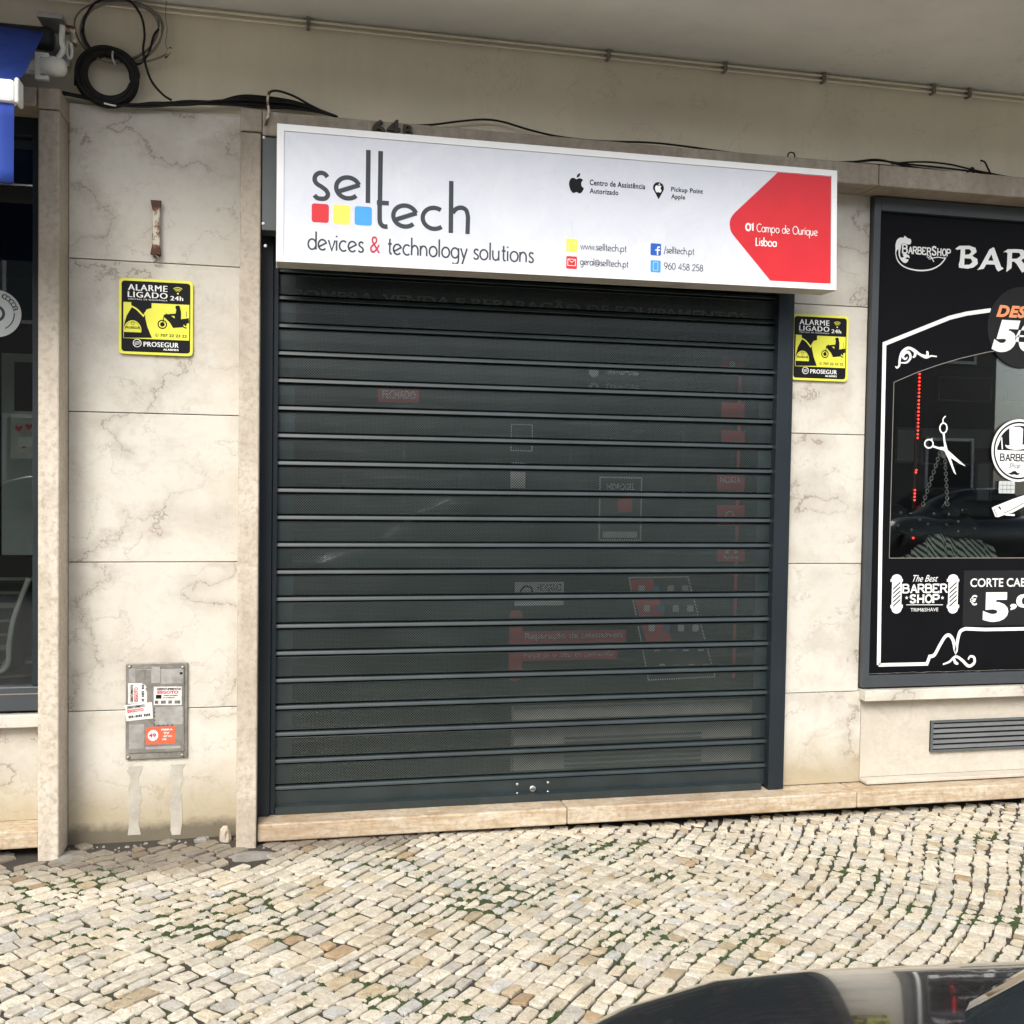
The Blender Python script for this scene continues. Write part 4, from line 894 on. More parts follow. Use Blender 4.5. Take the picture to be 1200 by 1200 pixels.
BG.sheet([Wp(z6, [(530, 210), (562, 187), (640, 186), (688, 203), (697, 235), (662, 266), (702, 290), (706, 328), (672, 356), (628, 366), (560, 358), (556, 335), (566, 300), (572, 225), (570, 213), (545, 219)]), Wp(z6, [(606, 214), (606, 258), (640, 252), (656, 234), (642, 213)]), Wp(z6, [(602, 284), (600, 336), (640, 334), (664, 314), (652, 288)])], YW)
BG.sheet([Wp(z6, [(700, 376), (722, 352), (796, 216), (825, 199), (836, 205), (842, 225), (888, 350), (908, 364), (866, 388), (850, 368), (838, 334), (772, 332), (752, 366)]), Wp(z6, [(786, 303), (828, 303), (812, 252)])], YW)
BG.sheet([Wp(z6, [(903, 238), (940, 213), (1010, 213), (1055, 217), (1082, 240), (1080, 275), (1046, 300), (1100, 372), (1052, 396), (1010, 330), (990, 310), (972, 312), (970, 360), (928, 392), (934, 330), (938, 246), (925, 236)]), Wp(z6, [(974, 240), (972, 288), (1010, 288), (1040, 266), (1030, 242)])], YW)
part(BG, 'name_lettering', M['wink'], bw)
c = at(1199, 384, YW); R1 = at(1199, 336, YW).z-c.z; part(MB().sheet([circ(c.x+.0, c.z, R1, 48)], YW-.0006), 'price_disc', M['disc'], bw)
yd = YW-.0012
dd = MB(); u, v = pxl(z6, [(850, 742), (1065, 742)], yd); h6 = pxl(z6, [(850, 646)], yd)[0][1]; bt(dd, 'DESC', u[0], u[0]+(v[0]-u[0])*1.55, u[1], h6, yd, bold=.05, shear=.28, space=1.1); part(dd, 'offer_lettering', M['orange'], bw)
dd = MB(); u, v = pxl(z6, [(812, 1014), (1032, 1014)], yd); h6 = pxl(z6, [(850, 762)], yd)[0][1]; bt(dd, '5', u[0], v[0], u[1], h6, yd, bold=.07, shear=.24); u, v = pxl(z6, [(990, 1010), (1180, 1010)], yd); bt(dd, '€', u[0], v[0], u[1], h6, yd-.0004, bold=.06, shear=.24); part(dd, 'price_lettering', M['wink'], bw)
# scissors decal
sx = MB()
for q, rx_, ry_ in (((328, 408), 20, 30), ((243, 500), 24, 25)):
    c, r_ = Wp(z5, [q, (q[0]+rx_, q[1]+ry_)]); sx.ribbon(circ(c[0], c[1], abs(r_[0]-c[0]), 24, abs(r_[1]-c[1])), .0065, YW, closed=True)
sx.ribbon(smooth2(Wp(z5, [(341, 338), (326, 355), (326, 378)])), .006, YW-.0003)
sx.sheet([Wp(z5, [(322, 436), (334, 436), (338, 480), (352, 535), (372, 590), (402, 682), (388, 668), (352, 580), (336, 548)])], YW-.0006)
sx.sheet([Wp(z5, [(264, 508), (300, 520), (330, 518), (365, 548), (458, 632), (428, 620), (366, 580), (330, 540), (298, 532), (262, 520)])], YW-.0009)
sx.ribbon(Wp(z5, [(262, 478), (258, 468)]), .006, YW-.0002)
part(sx, 'scissors_decal', M['wink'], bw)
# round badge
c, r_ = Wp(z5, [(770, 540), (770, 357)]); cx_, cz_ = c; R_ = r_[1]-cz_
part(MB().sheet([circ(cx_, cz_, R_, 56)], YW), 'badge_disc', M['wink'], bw)
k = MB(); k.ribbon(circ(cx_, cz_, R_*.90, 56), R_*.055, YW-.0005, closed=True); k.sheet([[(cx_+R_*.80*cos(radians(t)), cz_+R_*.80*sin(radians(t))) for t in range(0, 181, 6)]], YW-.0006)
u, v = pxl(z5, [(660, 598), (800, 598)], YW); serif(k, 'BARBER', u[0], u[0]+(v[0]-u[0])*1.28, u[1], u[1]+.030, .0052, YW-.0009)
u, v = pxl(z5, [(710, 641), (778, 641)], YW); bt(k, 'Shop', u[0], v[0], u[1]-.006, u[1]+.022, YW-.0009, shear=.4)
k.sheet([smooth2(pxl(z5, [(706, 672), (722, 670), (736, 660), (748, 662), (758, 668), (750, 680), (742, 679), (724, 682)], YW), 2, True)], YW-.0009); k.sheet([[(2*cx_*1-(a), b) for a, b in smooth2(pxl(z5, [(778, 672)], YW)*2, 1)][:1]*3], YW-.0009) if False else None
k.sheet([smooth2(pxl(z5, [(742, 662), (750, 660), (762, 672), (774, 671), (766, 682), (748, 681)], YW), 2, True)], YW-.0012)
part(k, 'badge_print', M['black'], bw)
k = MB(); k.sheet([smooth2(pxl(z5, [(690, 505), (715, 508), (714, 412), (750, 402), (794, 412), (790, 505), (830, 498), (836, 515), (800, 530), (745, 536), (700, 525)], YW), 2, True)], YW-.0010)
k.ribbon(pxl(z5, [(634, 530), (660, 468)], YW), .008, YW-.0010); k.ribbon(pxl(z5, [(668, 462), (672, 532)], YW), .006, YW-.0010)
part(k, 'hat_and_razor_print', M['wink'], bw)
k = MB(); u, v = Wp(z5, [(651, 790), (747, 720)]); part(k.sheet([rrect(u[0], u[1], v[0], v[1], .004)], YW), 'keypad_sticker', M['gink'], bw)
k = MB()
for t in range(1, 4): xx = u[0]+(v[0]-u[0])*t/4; k.ribbon([(xx, u[1]+.004), (xx, v[1]-.004)], .0015, YW-.0004)
for t in range(1, 3): zz = u[1]+(v[1]-u[1])*t/3; k.ribbon([(u[0]+.004, zz), (v[0]-.004, zz)], .0015, YW-.0006)
part(k, 'keypad_lines', M['mid'], bw)
k = MB(); k.sheet([Wp(z5, [(612, 876), (625, 868), (740, 822), (800, 802), (860, 795), (900, 810), (900, 850), (800, 868), (730, 905), (690, 915), (650, 930), (632, 928)])], YW); k.ribbon(Wp(z5, [(690, 915), (745, 918)]), .008, YW-.0003); part(k, 'hair_clipper_decal', M['wink'], bw)
k = MB(); k.ribbon(Wp(z5, [(622, 880), (642, 925)]), .003, YW-.0008); k.ribbon(Wp(z5, [(650, 868), (664, 884)]), .008, YW-.0008); k.ribbon(Wp(z5, [(680, 908), (740, 880), (800, 845)]), .003, YW-.0008); part(k, 'clipper_lines', M['black'], bw)
# barber poles and lettering
k = MB(); kb_ = MB()
for cx7 in (203, 467):
    dx = 0
    a_, b_ = Wp(z7, [(cx7-24, 355), (cx7+25, 247)]); k.sheet([[(a_[0], a_[1]), (b_[0], a_[1]), (b_[0], b_[1]), (a_[0], b_[1])]], YW)
    for (zy0, zy1, s_) in ((247, 212, 1), (355, 396, -1)):
        p_, q_ = Wp(z7, [(cx7-29, zy0), (cx7+29, zy0)]); ap_ = Wp(z7, [(cx7, zy1)])[0]
        k.sheet([[(p_[0], p_[1]), (p_[0], p_[1]+(ap_[1]-p_[1])*.35)]+[(p_[0]+(q_[0]-p_[0])*(.5-.42*cos(radians(t))), p_[1]+(ap_[1]-p_[1])*(.4+.6*sin(radians(t)))) for t in range(0, 181, 20)]+[(q_[0], p_[1]+(ap_[1]-p_[1])*.35), (q_[0], p_[1])]], YW-.0003)
    for t in range(5): kb_.ribbon(Wp(z7, [(cx7-17, 282+t*20), (cx7+17, 250+t*20)]), .0055, YW-.0006)
part(k, 'barber_pole_decal', M['wink'], bw); part(kb_, 'pole_stripes', M['black'], bw)
k = MB()
u, v = Wp(z7, [(233, 298), (438, 298)]); serif(k, 'BARBER', u[0], v[0], u[1], u[1]+.036, .0075, YW)
u, v = Wp(z7, [(266, 345), (403, 345)]); serif(k, 'SHOP', u[0], v[0], u[1], u[1]+.034, .0085, YW)
k.ribbon(Wp(z7, [(248, 355), (420, 355)]), .003, YW)
u, v = Wp(z7, [(268, 387), (398, 387)]); bt(k, 'TRIM&SHAVE', u[0], v[0], u[1], u[1]+.016, YW, bold=.0)
u, v = Wp(z7, [(279, 247), (397, 247)]); bt(k, 'The Best', u[0], v[0], u[1], u[1]+.030, YW, shear=.45)
for q in ((250, 322), (418, 322)):
    c = Wp(z7, [q])[0]; k.sheet([[(c[0]+(.009 if t % 2 == 0 else .004)*sin(t*pi/5), c[1]+(.009 if t % 2 == 0 else .004)*cos(t*pi/5)) for t in range(10)][::-1]], YW)
part(k, 'barber_shop_lettering', M['wink'], bw)
u, v = Wp(z7, [(512, 455), (1150, 205)]); part(MB().sheet([[(u[0], u[1]), (v[0], u[1]), (v[0], u[1]+.255), (u[0], u[1]+.255)]], YW+.0004), 'price_panel', M['disc'], bw)
k = MB(); u, v = Wp(z7, [(548, 272), (800, 272)]); bt(k, 'CORTE CABE', u[0], u[0]+(v[0]-u[0])*1.13, u[1], u[1]+.040, YW, bold=.015)
u, v = Wp(z7, [(546, 358), (580, 358)]); bt(k, '€', u[0], v[0], u[1], u[1]+.048, YW, bold=.02)
u, v = Wp(z7, [(606, 436), (725, 436)]); bt(k, '5', u[0], v[0], u[1], u[1]+.137, YW, bold=.06)
u, v = Wp(z7, [(735, 368), (848, 368)]); bt(k, ',00', u[0], v[0]+.06, u[1]-.012, u[1]+.062, YW, bold=.05); part(k, 'haircut_price_lettering', M['wink'], bw)
# vent grille
g0, g1 = at(1090, 881, -.006), at(1090, 845, -.006)
vg = thing('vent_grille', 'grey louvred vent grille in the wall below the barber window', 'vent', (g0.x+.5, 0, g0.z))
GX = g0.x+.98; x0, x1, z0, z1 = g0.x, GX, g0.z, g1.z
part(MB().box(x0, x1, -.004, .004, z0, z1), 'backing', M['black'], vg)
for bx in ((x0, x1, z0, z0+.008), (x0, x1, z1-.008, z1), (x0, x0+.009, z0+.008, z1-.008), (x1-.009, x1, z0+.008, z1-.008)): part(MB().box(bx[0], bx[1], -.014, -.004, bx[2], bx[3]), 'frame_bar', M['housing'], vg, bevel=.001)
for t in range(5):
    za = z0+.010+(z1-z0-.02)*t/5; part(MB().prism([(x0+.011, za+.004), (x1-.011, za+.004), (x1-.011, za+.019), (x0+.011, za+.019)], -.011, -.0045), 'louvre', M['grille'], vg)
# things inside the barber shop
YI_ = .26
mb_ = thing('hanging_board', 'moustache shaped black leather board with metal studs hanging on chains in the barber window', 'wall decoration', (2.95, YI_, 1.25))
z5s = lambda p, y=YI_: [(q.x, q.z) for q in [at(*z5(*t), y) for t in p]]
part(MB().prism(smooth2(z5s([(16, 950), (30, 880), (70, 855), (115, 890), (105, 912), (150, 895), (215, 858), (262, 868), (300, 885), (345, 858), (400, 868), (450, 905), (500, 935), (520, 960), (540, 985), (562, 992), (520, 1010), (450, 1035), (400, 1045), (330, 1018), (290, 1010), (230, 1030), (150, 1042), (70, 1020), (35, 1000)]), 3, True)[::-1], YI_, YI_+.03), 'board', M['leather'], mb_, bevel=.004)
for q in ((78, 905), (60, 980), (188, 945), (140, 1005), (272, 910), (236, 970), (358, 915), (345, 976), (412, 956), (414, 1016), (510, 1000)):
    c = at(*z5(*q), YI_); part(MB().lathe((c.x, YI_, c.z), (0, -1, 0), [(0, .009), (.004, .008), (.007, .004)], 8), 'stud', M['alloy'], mb_, smooth=True)
for a, b in (((310, 545), (205, 862)), ((336, 560), (352, 862))):
    a, b = at(*z5(*a), YI_), at(*z5(*b), YI_); n = 17; ch = MB(); d = (b-a)/n; dn = d.normalized(); sd_ = dn.cross(Vector((0, 1, 0)))
    for i in range(n):
        c = a+d*(i+.5); e = sd_ if i % 2 == 0 else (sd_*.5+Vector((0, .87, 0)))
        ch.tube([c+dn*cos(t*pi/5)*d.length*.66+e*sin(t*pi/5)*.0085 for t in range(10)], .0022, 5, True)
    part(ch, 'chain', M['white'], mb_, smooth=True)
c = at(*z5(325, 562), YI_); part(MB().lathe((c.x, YI_-.01, c.z), (0, 1, 0), [(0, .02), (.008, .02)], 14), 'suction_hook', M['gink'], mb_)
ls = thing('led_strip', 'vertical strip of small red glowing lights inside the barber window', 'light strip', (2.93, .35, 1.2))
lm = MB(); YL = .34
for seg in (((188, 92), (176, 466), 18), ((168, 655), (166, 668), 2), ((160, 772), (158, 830), 4), ((150, 1052), (149, 1062), 1)):
    for i in range(seg[2]):
        t = i/max(1, seg[2]-1); c = at(*z5(seg[0][0]+(seg[1][0]-seg[0][0])*t, seg[0][1]+(seg[1][1]-seg[0][1])*t), YL); lm.lathe((c.x, YL, c.z), (0, -1, 0), [(0, .0055), (.004, .0045), (.006, .002)], 6)
part(lm, 'lights', M['led'], ls)
a, b = at(*z5(188, 80), YL), at(*z5(148, 1075), YL); part(MB().tube([(a.x, YL+.006, a.z), (b.x, YL+.006, b.z)], .008, 6), 'strip', M['brown'], ls)
# striped cape over a chair arm
cp = MB(); n = 40; Yc = .30
pt = [(60, 1178), (110, 1150), (160, 1115), (215, 1065), (270, 1030), (330, 1018), (350, 1040), (400, 1058), (440, 1052), (500, 1060), (560, 1068), (600, 1100), (622, 1150), (625, 1178)]
tp = smooth2(z5s(pt, Yc), 4); zb_ = at(*z5(100, 1210), Yc).z-.15
for i, p in enumerate(tp): pass
V_ = []; F_ = []; m_ = 8
for i, (x, z) in enumerate(tp):
    for j in range(m_+1):
        t = j/m_; V_.append((x+.02*t*sin(i*.5), Yc-.10*t+.018*sin(i*.95+t*2)+.010*sin(i*2.1), z-(z-zb_)*t**1.3))
for i in range(len(tp)-1):
    for j in range(m_): F_.append((i*(m_+1)+j, i*(m_+1)+j+1, (i+1)*(m_+1)+j+1, (i+1)*(m_+1)+j))
cm = cp.add(V_, F_).build('striped_cape', M['stripes'], None, True); tag(cm, 'green and white striped barber cape heaped behind the lower edge of the barber window', 'barber cape')
sm = cm.modifiers.new('thick', 'SOLIDIFY'); sm.thickness = .004
tag(MB().box(2.75, 3.65, .45, 1.0, .47, .95).build('barber_cabinet', M['leather'], None, bevel=.02), 'low black cabinet inside the barber shop under the hanging board', 'cabinet')
def refl_frame(x0, y0, x1, y1, yy, m, lab, fm='gcable', z=z5):  # added frames, mostly standing in for reflections on the barber glass
    a, b = at(*z(x0, y1), yy), at(*z(x1, y0), yy); t = thing('reflection_frame', lab, 'picture', ((a.x+b.x)/2, yy, a.z))
    part(MB().box(a.x, b.x, yy, yy+.02, a.z, b.z), 'print', M[m], t)
    for bx in ((a.x-.012, b.x+.012, a.z-.012, a.z), (a.x-.012, b.x+.012, b.z, b.z+.012), (a.x-.012, a.x, a.z, b.z), (b.x, b.x+.012, a.z, b.z)): part(MB().box(bx[0], bx[1], yy-.012, yy+.02, bx[2], bx[3]), 'frame_bar', M[fm], t)
    return t
refl_frame(50, 420, 190, 600, 1.6, 'gink', 'pale poster leaning behind the red light strip inside the barber shop')
refl_frame(205, 485, 480, 610, 2.2, 'mid', 'dark framed picture behind the scissors decal inside the barber shop')
refl_frame(300, 125, 600, 240, 2.4, 'mid', 'wide dark picture high up behind the barber window')
refl_frame(690, 100, 880, 250, 2.6, 'brown', 'brown framed picture behind the price disc in the barber shop')
refl_frame(520, 620, 600, 830, 2.7, 'gink', 'narrow pale panel beside the round badge deep in the barber shop')
tag(MB().box(2.6, 3.3, 2.9, 3.0, 1.95, 2.6).build('red_wall_panel', M['brown'], None), 'dark red wall panel high up inside the barber shop', 'wall panel')
tag(MB().box(2.6, 6.3, 3.0, 3.1, 1.72, 1.86).build('wall_shelf', M['gink'], None), 'pale horizontal shelf along the back wall of the barber shop', 'shelf')

# ================================================================== LEFT SHOP WINDOW
lw = thing('snack_bar_window', 'dark framed shop window at the left edge with a round pale sticker', 'shop window', (-2.5, 0, .6))
LX1 = -.883; f0 = at(38, 500, -.02).x
zt = 2.727; r0, r1 = at(20, 833, -.03), at(20, 805, -.03)
part(MB().box(f0, LX1, -.02, .04, r1.z+.001, zt), 'frame_post', M['guide'], lw, bevel=.002)
part(MB().box(XW+1, LX1, -.035, .04, r0.z, r1.z), 'frame_rail', M['frame'], lw, bevel=.003); part(MB().box(XW+1, f0, -.02, .04, 2.66, zt), 'frame_rail', M['guide'], lw, bevel=.002)
part(MB().box(XW+1, LX1, -.037, -.0352, r0.z+.062, r0.z+.066), 'rail_groove', M['gcable'], lw)
part(MB().box(XW+1, f0, .004, .012, r1.z, 2.66), 'glass_pane', M['glass'], lw)
YG = .002; zs = zm(0, 300, 462/100)
c, e = at(*zs(-2, 312), YG), at(*zs(116, 312), YG); R_ = e.x-c.x; cx_, cz_ = c.x-.012, c.z; R_ = e.x-cx_
part(MB().sheet([circ(cx_, cz_, R_, 48)], YG), 'round_sticker', M['gink'], lw)
k = MB(); k.ribbon(arc(cx_, cz_, R_*.72, R_*.72, -60, 5), .004, YG-.0005); k.ribbon(circ(cx_, cz_, R_*.30, 24), .010, YG-.0005, closed=True)
for i, ch in enumerate('cocoa'):
    a = radians(66-i*12); V, Fc = btext(ch, -.5, .5, -.5, .5, 0); s_ = .019
    k.add([(cx_+R_*.80*cos(a)+s_*(vx*sin(a)+vz*cos(a)), YG-.0005, cz_+R_*.80*sin(a)+s_*(-vx*cos(a)+vz*sin(a))) for vx, _, vz in V], Fc)
part(k, 'sticker_print', M['ink'], lw)
# inside: chair, poster, panels
zq = zm(0, 540, 375/100)
chh = thing('white_chair', 'white moulded plastic chair just behind the left shop window', 'chair', (-1.1, .45, .15))
p = [at(*zq(*t), .45) for t in ((128, 518), (95, 600), (60, 700), (42, 800), (38, 880), (20, 915), (-20, 935), (-90, 940))]
cv = crom([(q.x, .45, q.z) for q in p], 5)
part(MB().tube(cv, .012, 8), 'shell_edge', M['plastic'], chh, smooth=True)
sh_ = MB(); nn = len(cv); V_ = [(q.x, q.y+.004+.42*j/6, q.z-.035*sin(pi*j/6)) for q in cv for j in range(7)]
sh_.add(V_, [(i*7+j, i*7+j+1, (i+1)*7+j+1, (i+1)*7+j) for i in range(nn-1) for j in range(6)]); so = part(sh_, 'seat_shell', M['plastic'], chh, smooth=True); so.modifiers.new('t', 'SOLIDIFY').thickness = .006
for lx, ly in ((-.02, .03), (-.40, .03), (-.02, .40), (-.40, .40)): part(MB().tube([(cv[-1].x+.28+lx, .45+ly, cv[-1].z+.01), (cv[-1].x+.30+lx*1.15, .45+ly, .12)], .01, 6), 'leg', M['plastic'], chh)
x0_, y0_ = 14, 448
a, b = at(13, 537, .5), at(36, 482, .5); pt_ = thing('menu_card', 'pale menu card with small hearts standing inside the left shop window', 'card', ((a.x+b.x)/2, .5, a.z))
part(MB().box(a.x, b.x+.06, .5, .51, a.z, b.z), 'card', M['fwall'], pt_); hm = MB()
for q in ((22, 502), (34, 500), (28, 522)):
    c = at(*q, .5); hm.sheet([smooth2([(c.x, c.z-.014), (c.x+.014, c.z+.004), (c.x+.008, c.z+.012), (c.x, c.z+.006), (c.x-.008, c.z+.012), (c.x-.014, c.z+.004)], 2, True)], .4985)
part(hm, 'hearts', M['dred'], pt_); part(MB().box(a.x+.03, a.x+.09, .4975, .4983, a.z+.05, a.z+.09), 'price_tag', M['gink'], pt_)
a, b = at(2, 600, 1.2), at(38, 415, 1.2); dt = thing('inner_door', 'pale inner door with a dark glazed opening inside the left shop', 'door', (a.x, 1.2, .1))
part(MB().box(a.x, b.x+.3, 1.2, 1.25, .1, b.z), 'door_leaf', M['gink'], dt); q0, q1 = at(17, 535, 1.195), at(40, 425, 1.195); part(MB().box(q0.x, q1.x+.2, 1.19, 1.199, q0.z, q1.z), 'glazing', M['dark'], dt)
lv = thing('reflected_slats', 'dark counter with thin pale horizontal slats behind the white chair', 'counter', (-1.6, .9, .1))  # solid slats added in place of blinds reflected in the left pane
part(MB().box(-3.5, -.93, 1.0, 1.15, .12, 1.02), 'slat_backing', M['dark'], lv)
for t in range(12): part(MB().box(-3.5, -.93, .985, .9995, .20+t*.065, .20+t*.065+.012+.012*(t % 3 == 0)), 'reflected_slat', M['gcable'], lv)

# ================================================================== AWNING
aw = thing('blue_awning', 'retracted blue fabric awning with white front bar at the top left corner', 'awning', (-2.2, -.1, 3.0))
e0, e1 = at(53, 31, -.12), at(13, 96, -.60); xa = -.868
n = 10; V_ = []; xs_ = [-6.5+(xa+6.5)*i/24 for i in range(25)]
for x in xs_:
    for j in range(n+1):
        t = j/n; V_.append((x, -.12-.48*t, e0.z-.01+(e1.z-e0.z)*t-.035*sin(pi*t)+.006*sin(x*9+j)))
fb = part(MB().add(V_, [(i*(n+1)+j, i*(n+1)+j+1, (i+1)*(n+1)+j+1, (i+1)*(n+1)+j) for i in range(24) for j in range(n)]), 'fabric_cover', M['fabric'], aw, smooth=True); fb.modifiers.new('t', 'SOLIDIFY').thickness = .003
q0, q1 = at(21, 122, -.64), at(21, 95, -.64); xb = q0.x
part(MB().box(-6.5, xb-.006, -.66, -.605, q0.z, q1.z), 'front_bar', M['white'], aw, bevel=.012); part(MB().box(xb-.0055, xb+.008, -.665, -.60, q0.z-.004, q1.z+.004), 'bar_end_cap', M['plastic'], aw, bevel=.006)
q2 = at(17, 215, -.64); nv_ = 60; V_ = []
for i in range(nv_+1):
    x = -6.5+(q2.x+6.5)*i/nv_
    for j in range(7): V_.append((x, -.645+.016*(sin(x*26)+.5*sin(x*61))*j/6, q0.z-.001-(q0.z-q2.z)*j/6))
vl = part(MB().add(V_, [(i*7+j, i*7+j+1, (i+1)*7+j+1, (i+1)*7+j) for i in range(nv_) for j in range(6)]), 'valance', M['fabric'], aw, smooth=True); vl.modifiers.new('t', 'SOLIDIFY').thickness = .002
za = zm(0, 0, 6)
def ap_(x, y, d): q = at(*za(x, y), d); return q
a, b = ap_(275, 185, -.10), ap_(455, 130, -.10); part(MB().box(a.x, b.x, -.14, .01, b.z-.018, b.z), 'mount_plate', M['steel'], aw, bevel=.003)
part(MB().box(a.x, b.x, -.012, .01, b.z-.14, b.z-.019), 'wall_plate', M['steel'], aw, bevel=.003)
c = ap_(395, 470, -.12); part(MB().lathe((c.x-.10, -.12, c.z), (1, 0, 0), [(0, .036), (.10, .036), (.125, .030), (.135, .018), (.138, .002)], 20), 'arm_joint', M['plastic'], aw, smooth=True)
a, b = ap_(100, 520, -.12), ap_(335, 420, -.12); part(MB().box(a.x-.6, b.x, -.145, -.10, a.z, b.z), 'folded_arm', M['gink'], aw, bevel=.006)
a, b = ap_(240, 545, -.15), ap_(345, 395, -.15); part(MB().ribbon([(b.x, b.z), (a.x+.012, b.z), (a.x+.012, a.z), (b.x, a.z)], .014, -.162), 'arm_bracket', M['plastic'], aw).modifiers.new('t', 'SOLIDIFY').thickness = .02
pts = [ap_(*q, -.135) for q in ((440, 180), (435, 290), (445, 350), (410, 410), (405, 450))]; part(MB().tube(crom([tuple(q) for q in pts]), .010, 8), 'lever', M['plastic'], aw, smooth=True)
pts = [ap_(*q, -.11) for q in ((470, 290), (470, 380), (488, 408), (505, 385), (500, 320), (485, 300))]; part(MB().tube(crom([tuple(q) for q in pts], 4, True), .006, 8, True), 'gear_eyelet', M['plastic'], aw, smooth=True)
pts = [ap_(*q, -.10) for q in ((462, 200), (500, 190), (520, 260), (535, 330))]; part(MB().tube(crom([tuple(q) for q in pts]), [.008+.004*sin(i) for i in range(19)], 6), 'gear_strap', M['rust'], aw, smooth=True)
c = ap_(380, 260, -.09); part(MB().lathe((c.x-.5, -.09, c.z-.01), (1, 0, 0), [(0, .04), (.49, .04), (.50, .03)], 16), 'roller_tube', M['guide'], aw, smooth=True)

# ================================================================== CABLES
def cab(name, pts, r, m, label, y=-.02, cat='cable', n=5):
    q = [at(p[0], p[1], (p[2] if len(p) > 2 else y)) for p in pts]; o = MB().tube(crom([tuple(v) for v in q], n), r, 7).build(name, M[m], None, True); return tag(o, label, cat)
# coil of black cable
cc = at(127, 90, -.03); mb = MB(); turns = 22; pts = []
Rx = at(158, 90, -.03).x-cc.x
for t in range(turns):
    a0 = RN.uniform(-.013, .013); b0 = RN.uniform(-.02, .02); c0_ = RN.uniform(-.006, .006); d0_ = RN.uniform(-.006, .006)
    for s in range(24):
        a = 2*pi*s/24; pts.append((cc.x+c0_+(Rx+a0)*cos(a), -.03+b0, cc.z+d0_+(Rx+a0)*.98*sin(a)))
mb.tube(crom(pts, 2), .0056, 6)
for q in ([(88, 100), (90, 80), (102, 66), (115, 60)], [(88, 92), (93, 105), (105, 117), (122, 122)]): mb.tube(crom([tuple(at(*v, -.03)) for v in q]), .0045, 6)
ck = thing('black_cable_coil', 'tight coil of black cable with a grey tie under the larger loops', 'cable coil', (cc.x, -.03, cc.z-.11))
part(mb, 'coil', M['cable'], ck, smooth=True)
q = at(135, 68, -.03); part(MB().tube([(q.x+.023*cos(t)*.25, -.03+.028*cos(t), q.z+.023*sin(t)) for t in [2*pi*i/12 for i in range(12)]], .0035, 6, True), 'cable_tie', M['gink'], ck)
q = [at(*v, -.055) for v in ((122, 121), (130, 123), (136, 124))]; part(MB().tube([tuple(v) for v in q], .003, 6), 'tape_end', M['wink'], ck)
def loop(cx, cy, rx, ry, k_, m, label, r=.0034, ryt=None, a0=0, a1=360):
    mb = MB()
    for t in range(k_):
        d = RN.uniform(-4, 4); e = RN.uniform(-3, 3); yy = RN.uniform(-.035, -.012); p = []
        for s in range(30):
            a = 2*pi*s/30; sy = sin(a); p.append(tuple(at(cx+e+(rx+d)*cos(a)+1.5*sin(2*a+t), cy+e*.5-((ryt or ry) if sy > 0 else ry+d)*sy, yy)))
        mb.tube(p, r, 6, True)
    return tag(mb.build('cable_loop', M[m], None, True), label, 'cable')
loop(139, 30, 46, 42, 4, 'gcable', 'large loose loops of grey cable hanging at the top of the wall', ryt=29)
cab('black_wire', [(97, 40), (100, 20), (112, 3), (130, -2), (150, 0), (165, 18), (169.5, 40), (168, 62), (176, 92), (190, 110), (201, 117.5)], .0045, 'cable', 'single black wire dropping from the grey loops to the cable bundle', -.036)
cab('black_wire', [(96, 36), (101, 50), (112, 62), (122, 66)], .0042, 'cable', 'short black wire running from the loops into the tight coil', -.034)
cab('black_wire', [(150, 76), (165, 74), (175, 60), (180, 42), (186, 34)], .0042, 'cable', 'black wire curving along the lower right of the grey loops', -.03)
cab('grey_wire', [(155, 73), (172, 72), (188, 67), (197, 62)], .004, 'gcable', 'grey cable leading from the loops to a frayed end', -.03)
tag(MB().tube([tuple(at(*v, -.03)) for v in ((194, 68), (197, 62), (200.5, 56))], [.004, .009, .006], 7).build('frayed_cable_end', M['rust'], None), 'frayed beige cable end sticking out on the plaster right of the loops', 'cable end')
cab('thin_wire', [(195, 0), (194, 20), (196, 35), (194, 50), (197, 60)], .0012, 'gcable', 'hair thin pale wire hanging down to the frayed cable end', -.02)
for i in range(6):
    j = lambda s: RN.uniform(-s, s)
    cab('bundle_cable', [(73, 109+j(2)), (95, 113+j(2)), (120, 119+j(2)), (150, 123+j(2)), (180, 123+j(2.5)), (215, 122+j(2.5)), (250, 120+j(2.5)), (280, 118+j(4)), (305, 119+j(3.5)), (340, 122+j(2.5)), (370, 128+j(1.5)), (400, 139)], .0042, 'cable', 'black cable in the bundle lying along the top of the marble pier', -.022-.006*(i % 3)).update() if False else None
bt_ = [(0, 0), (1.8, -1.2), (-1.6, 1.4), (.6, 2.2), (-.8, -2.4), (2.2, 1.0)]
bcs = ['topmost', 'upper', 'middle', 'lower', 'lowest', 'thickest']
bm_ = thing('cable_bundle', 'bundle of black cables lying along the top of the left marble pier and lintel', 'cable bundle', (-.45, -.02, 2.8))
for i in range(6):
    o0, o1 = bt_[i]; s_ = (i-2.5)
    pts = [(73, 109+o1*.6), (95, 113+o0*.6), (120, 119+o1*.5), (150, 123+o0*.6), (180, 122.5+s_*.9), (215, 121+o1*1.0), (250, 120+o0), (280, 118+s_*2.2), (305, 119.5+s_*2.6), (340, 122.5+s_*1.9), (370, 129+s_*.8), (396, 137)]
    part(MB().tube(crom([tuple(at(*p, -.020-.007*(i % 3))) for p in pts], 5), .0044, 7), 'cable', M['cable'], bm_, smooth=True)
cab('black_wire', [(314, 113, -.10), (318, 107, -.09), (328, 107, -.06), (345, 113, -.04), (365, 124, -.03), (380, 131, -.03), (394, 136, -.03)], .0045, 'cable', 'black wire arching from the rusty hook down to the lintel')
cab('rusty_hook', [(315, 108, -.10), (313.5, 118, -.14), (315, 130, -.17), (313, 141, -.17), (311, 147, -.165)], .0045, 'rust', 'thin rusty wire hook over the lintel above the left end of the sign', cat='hook')
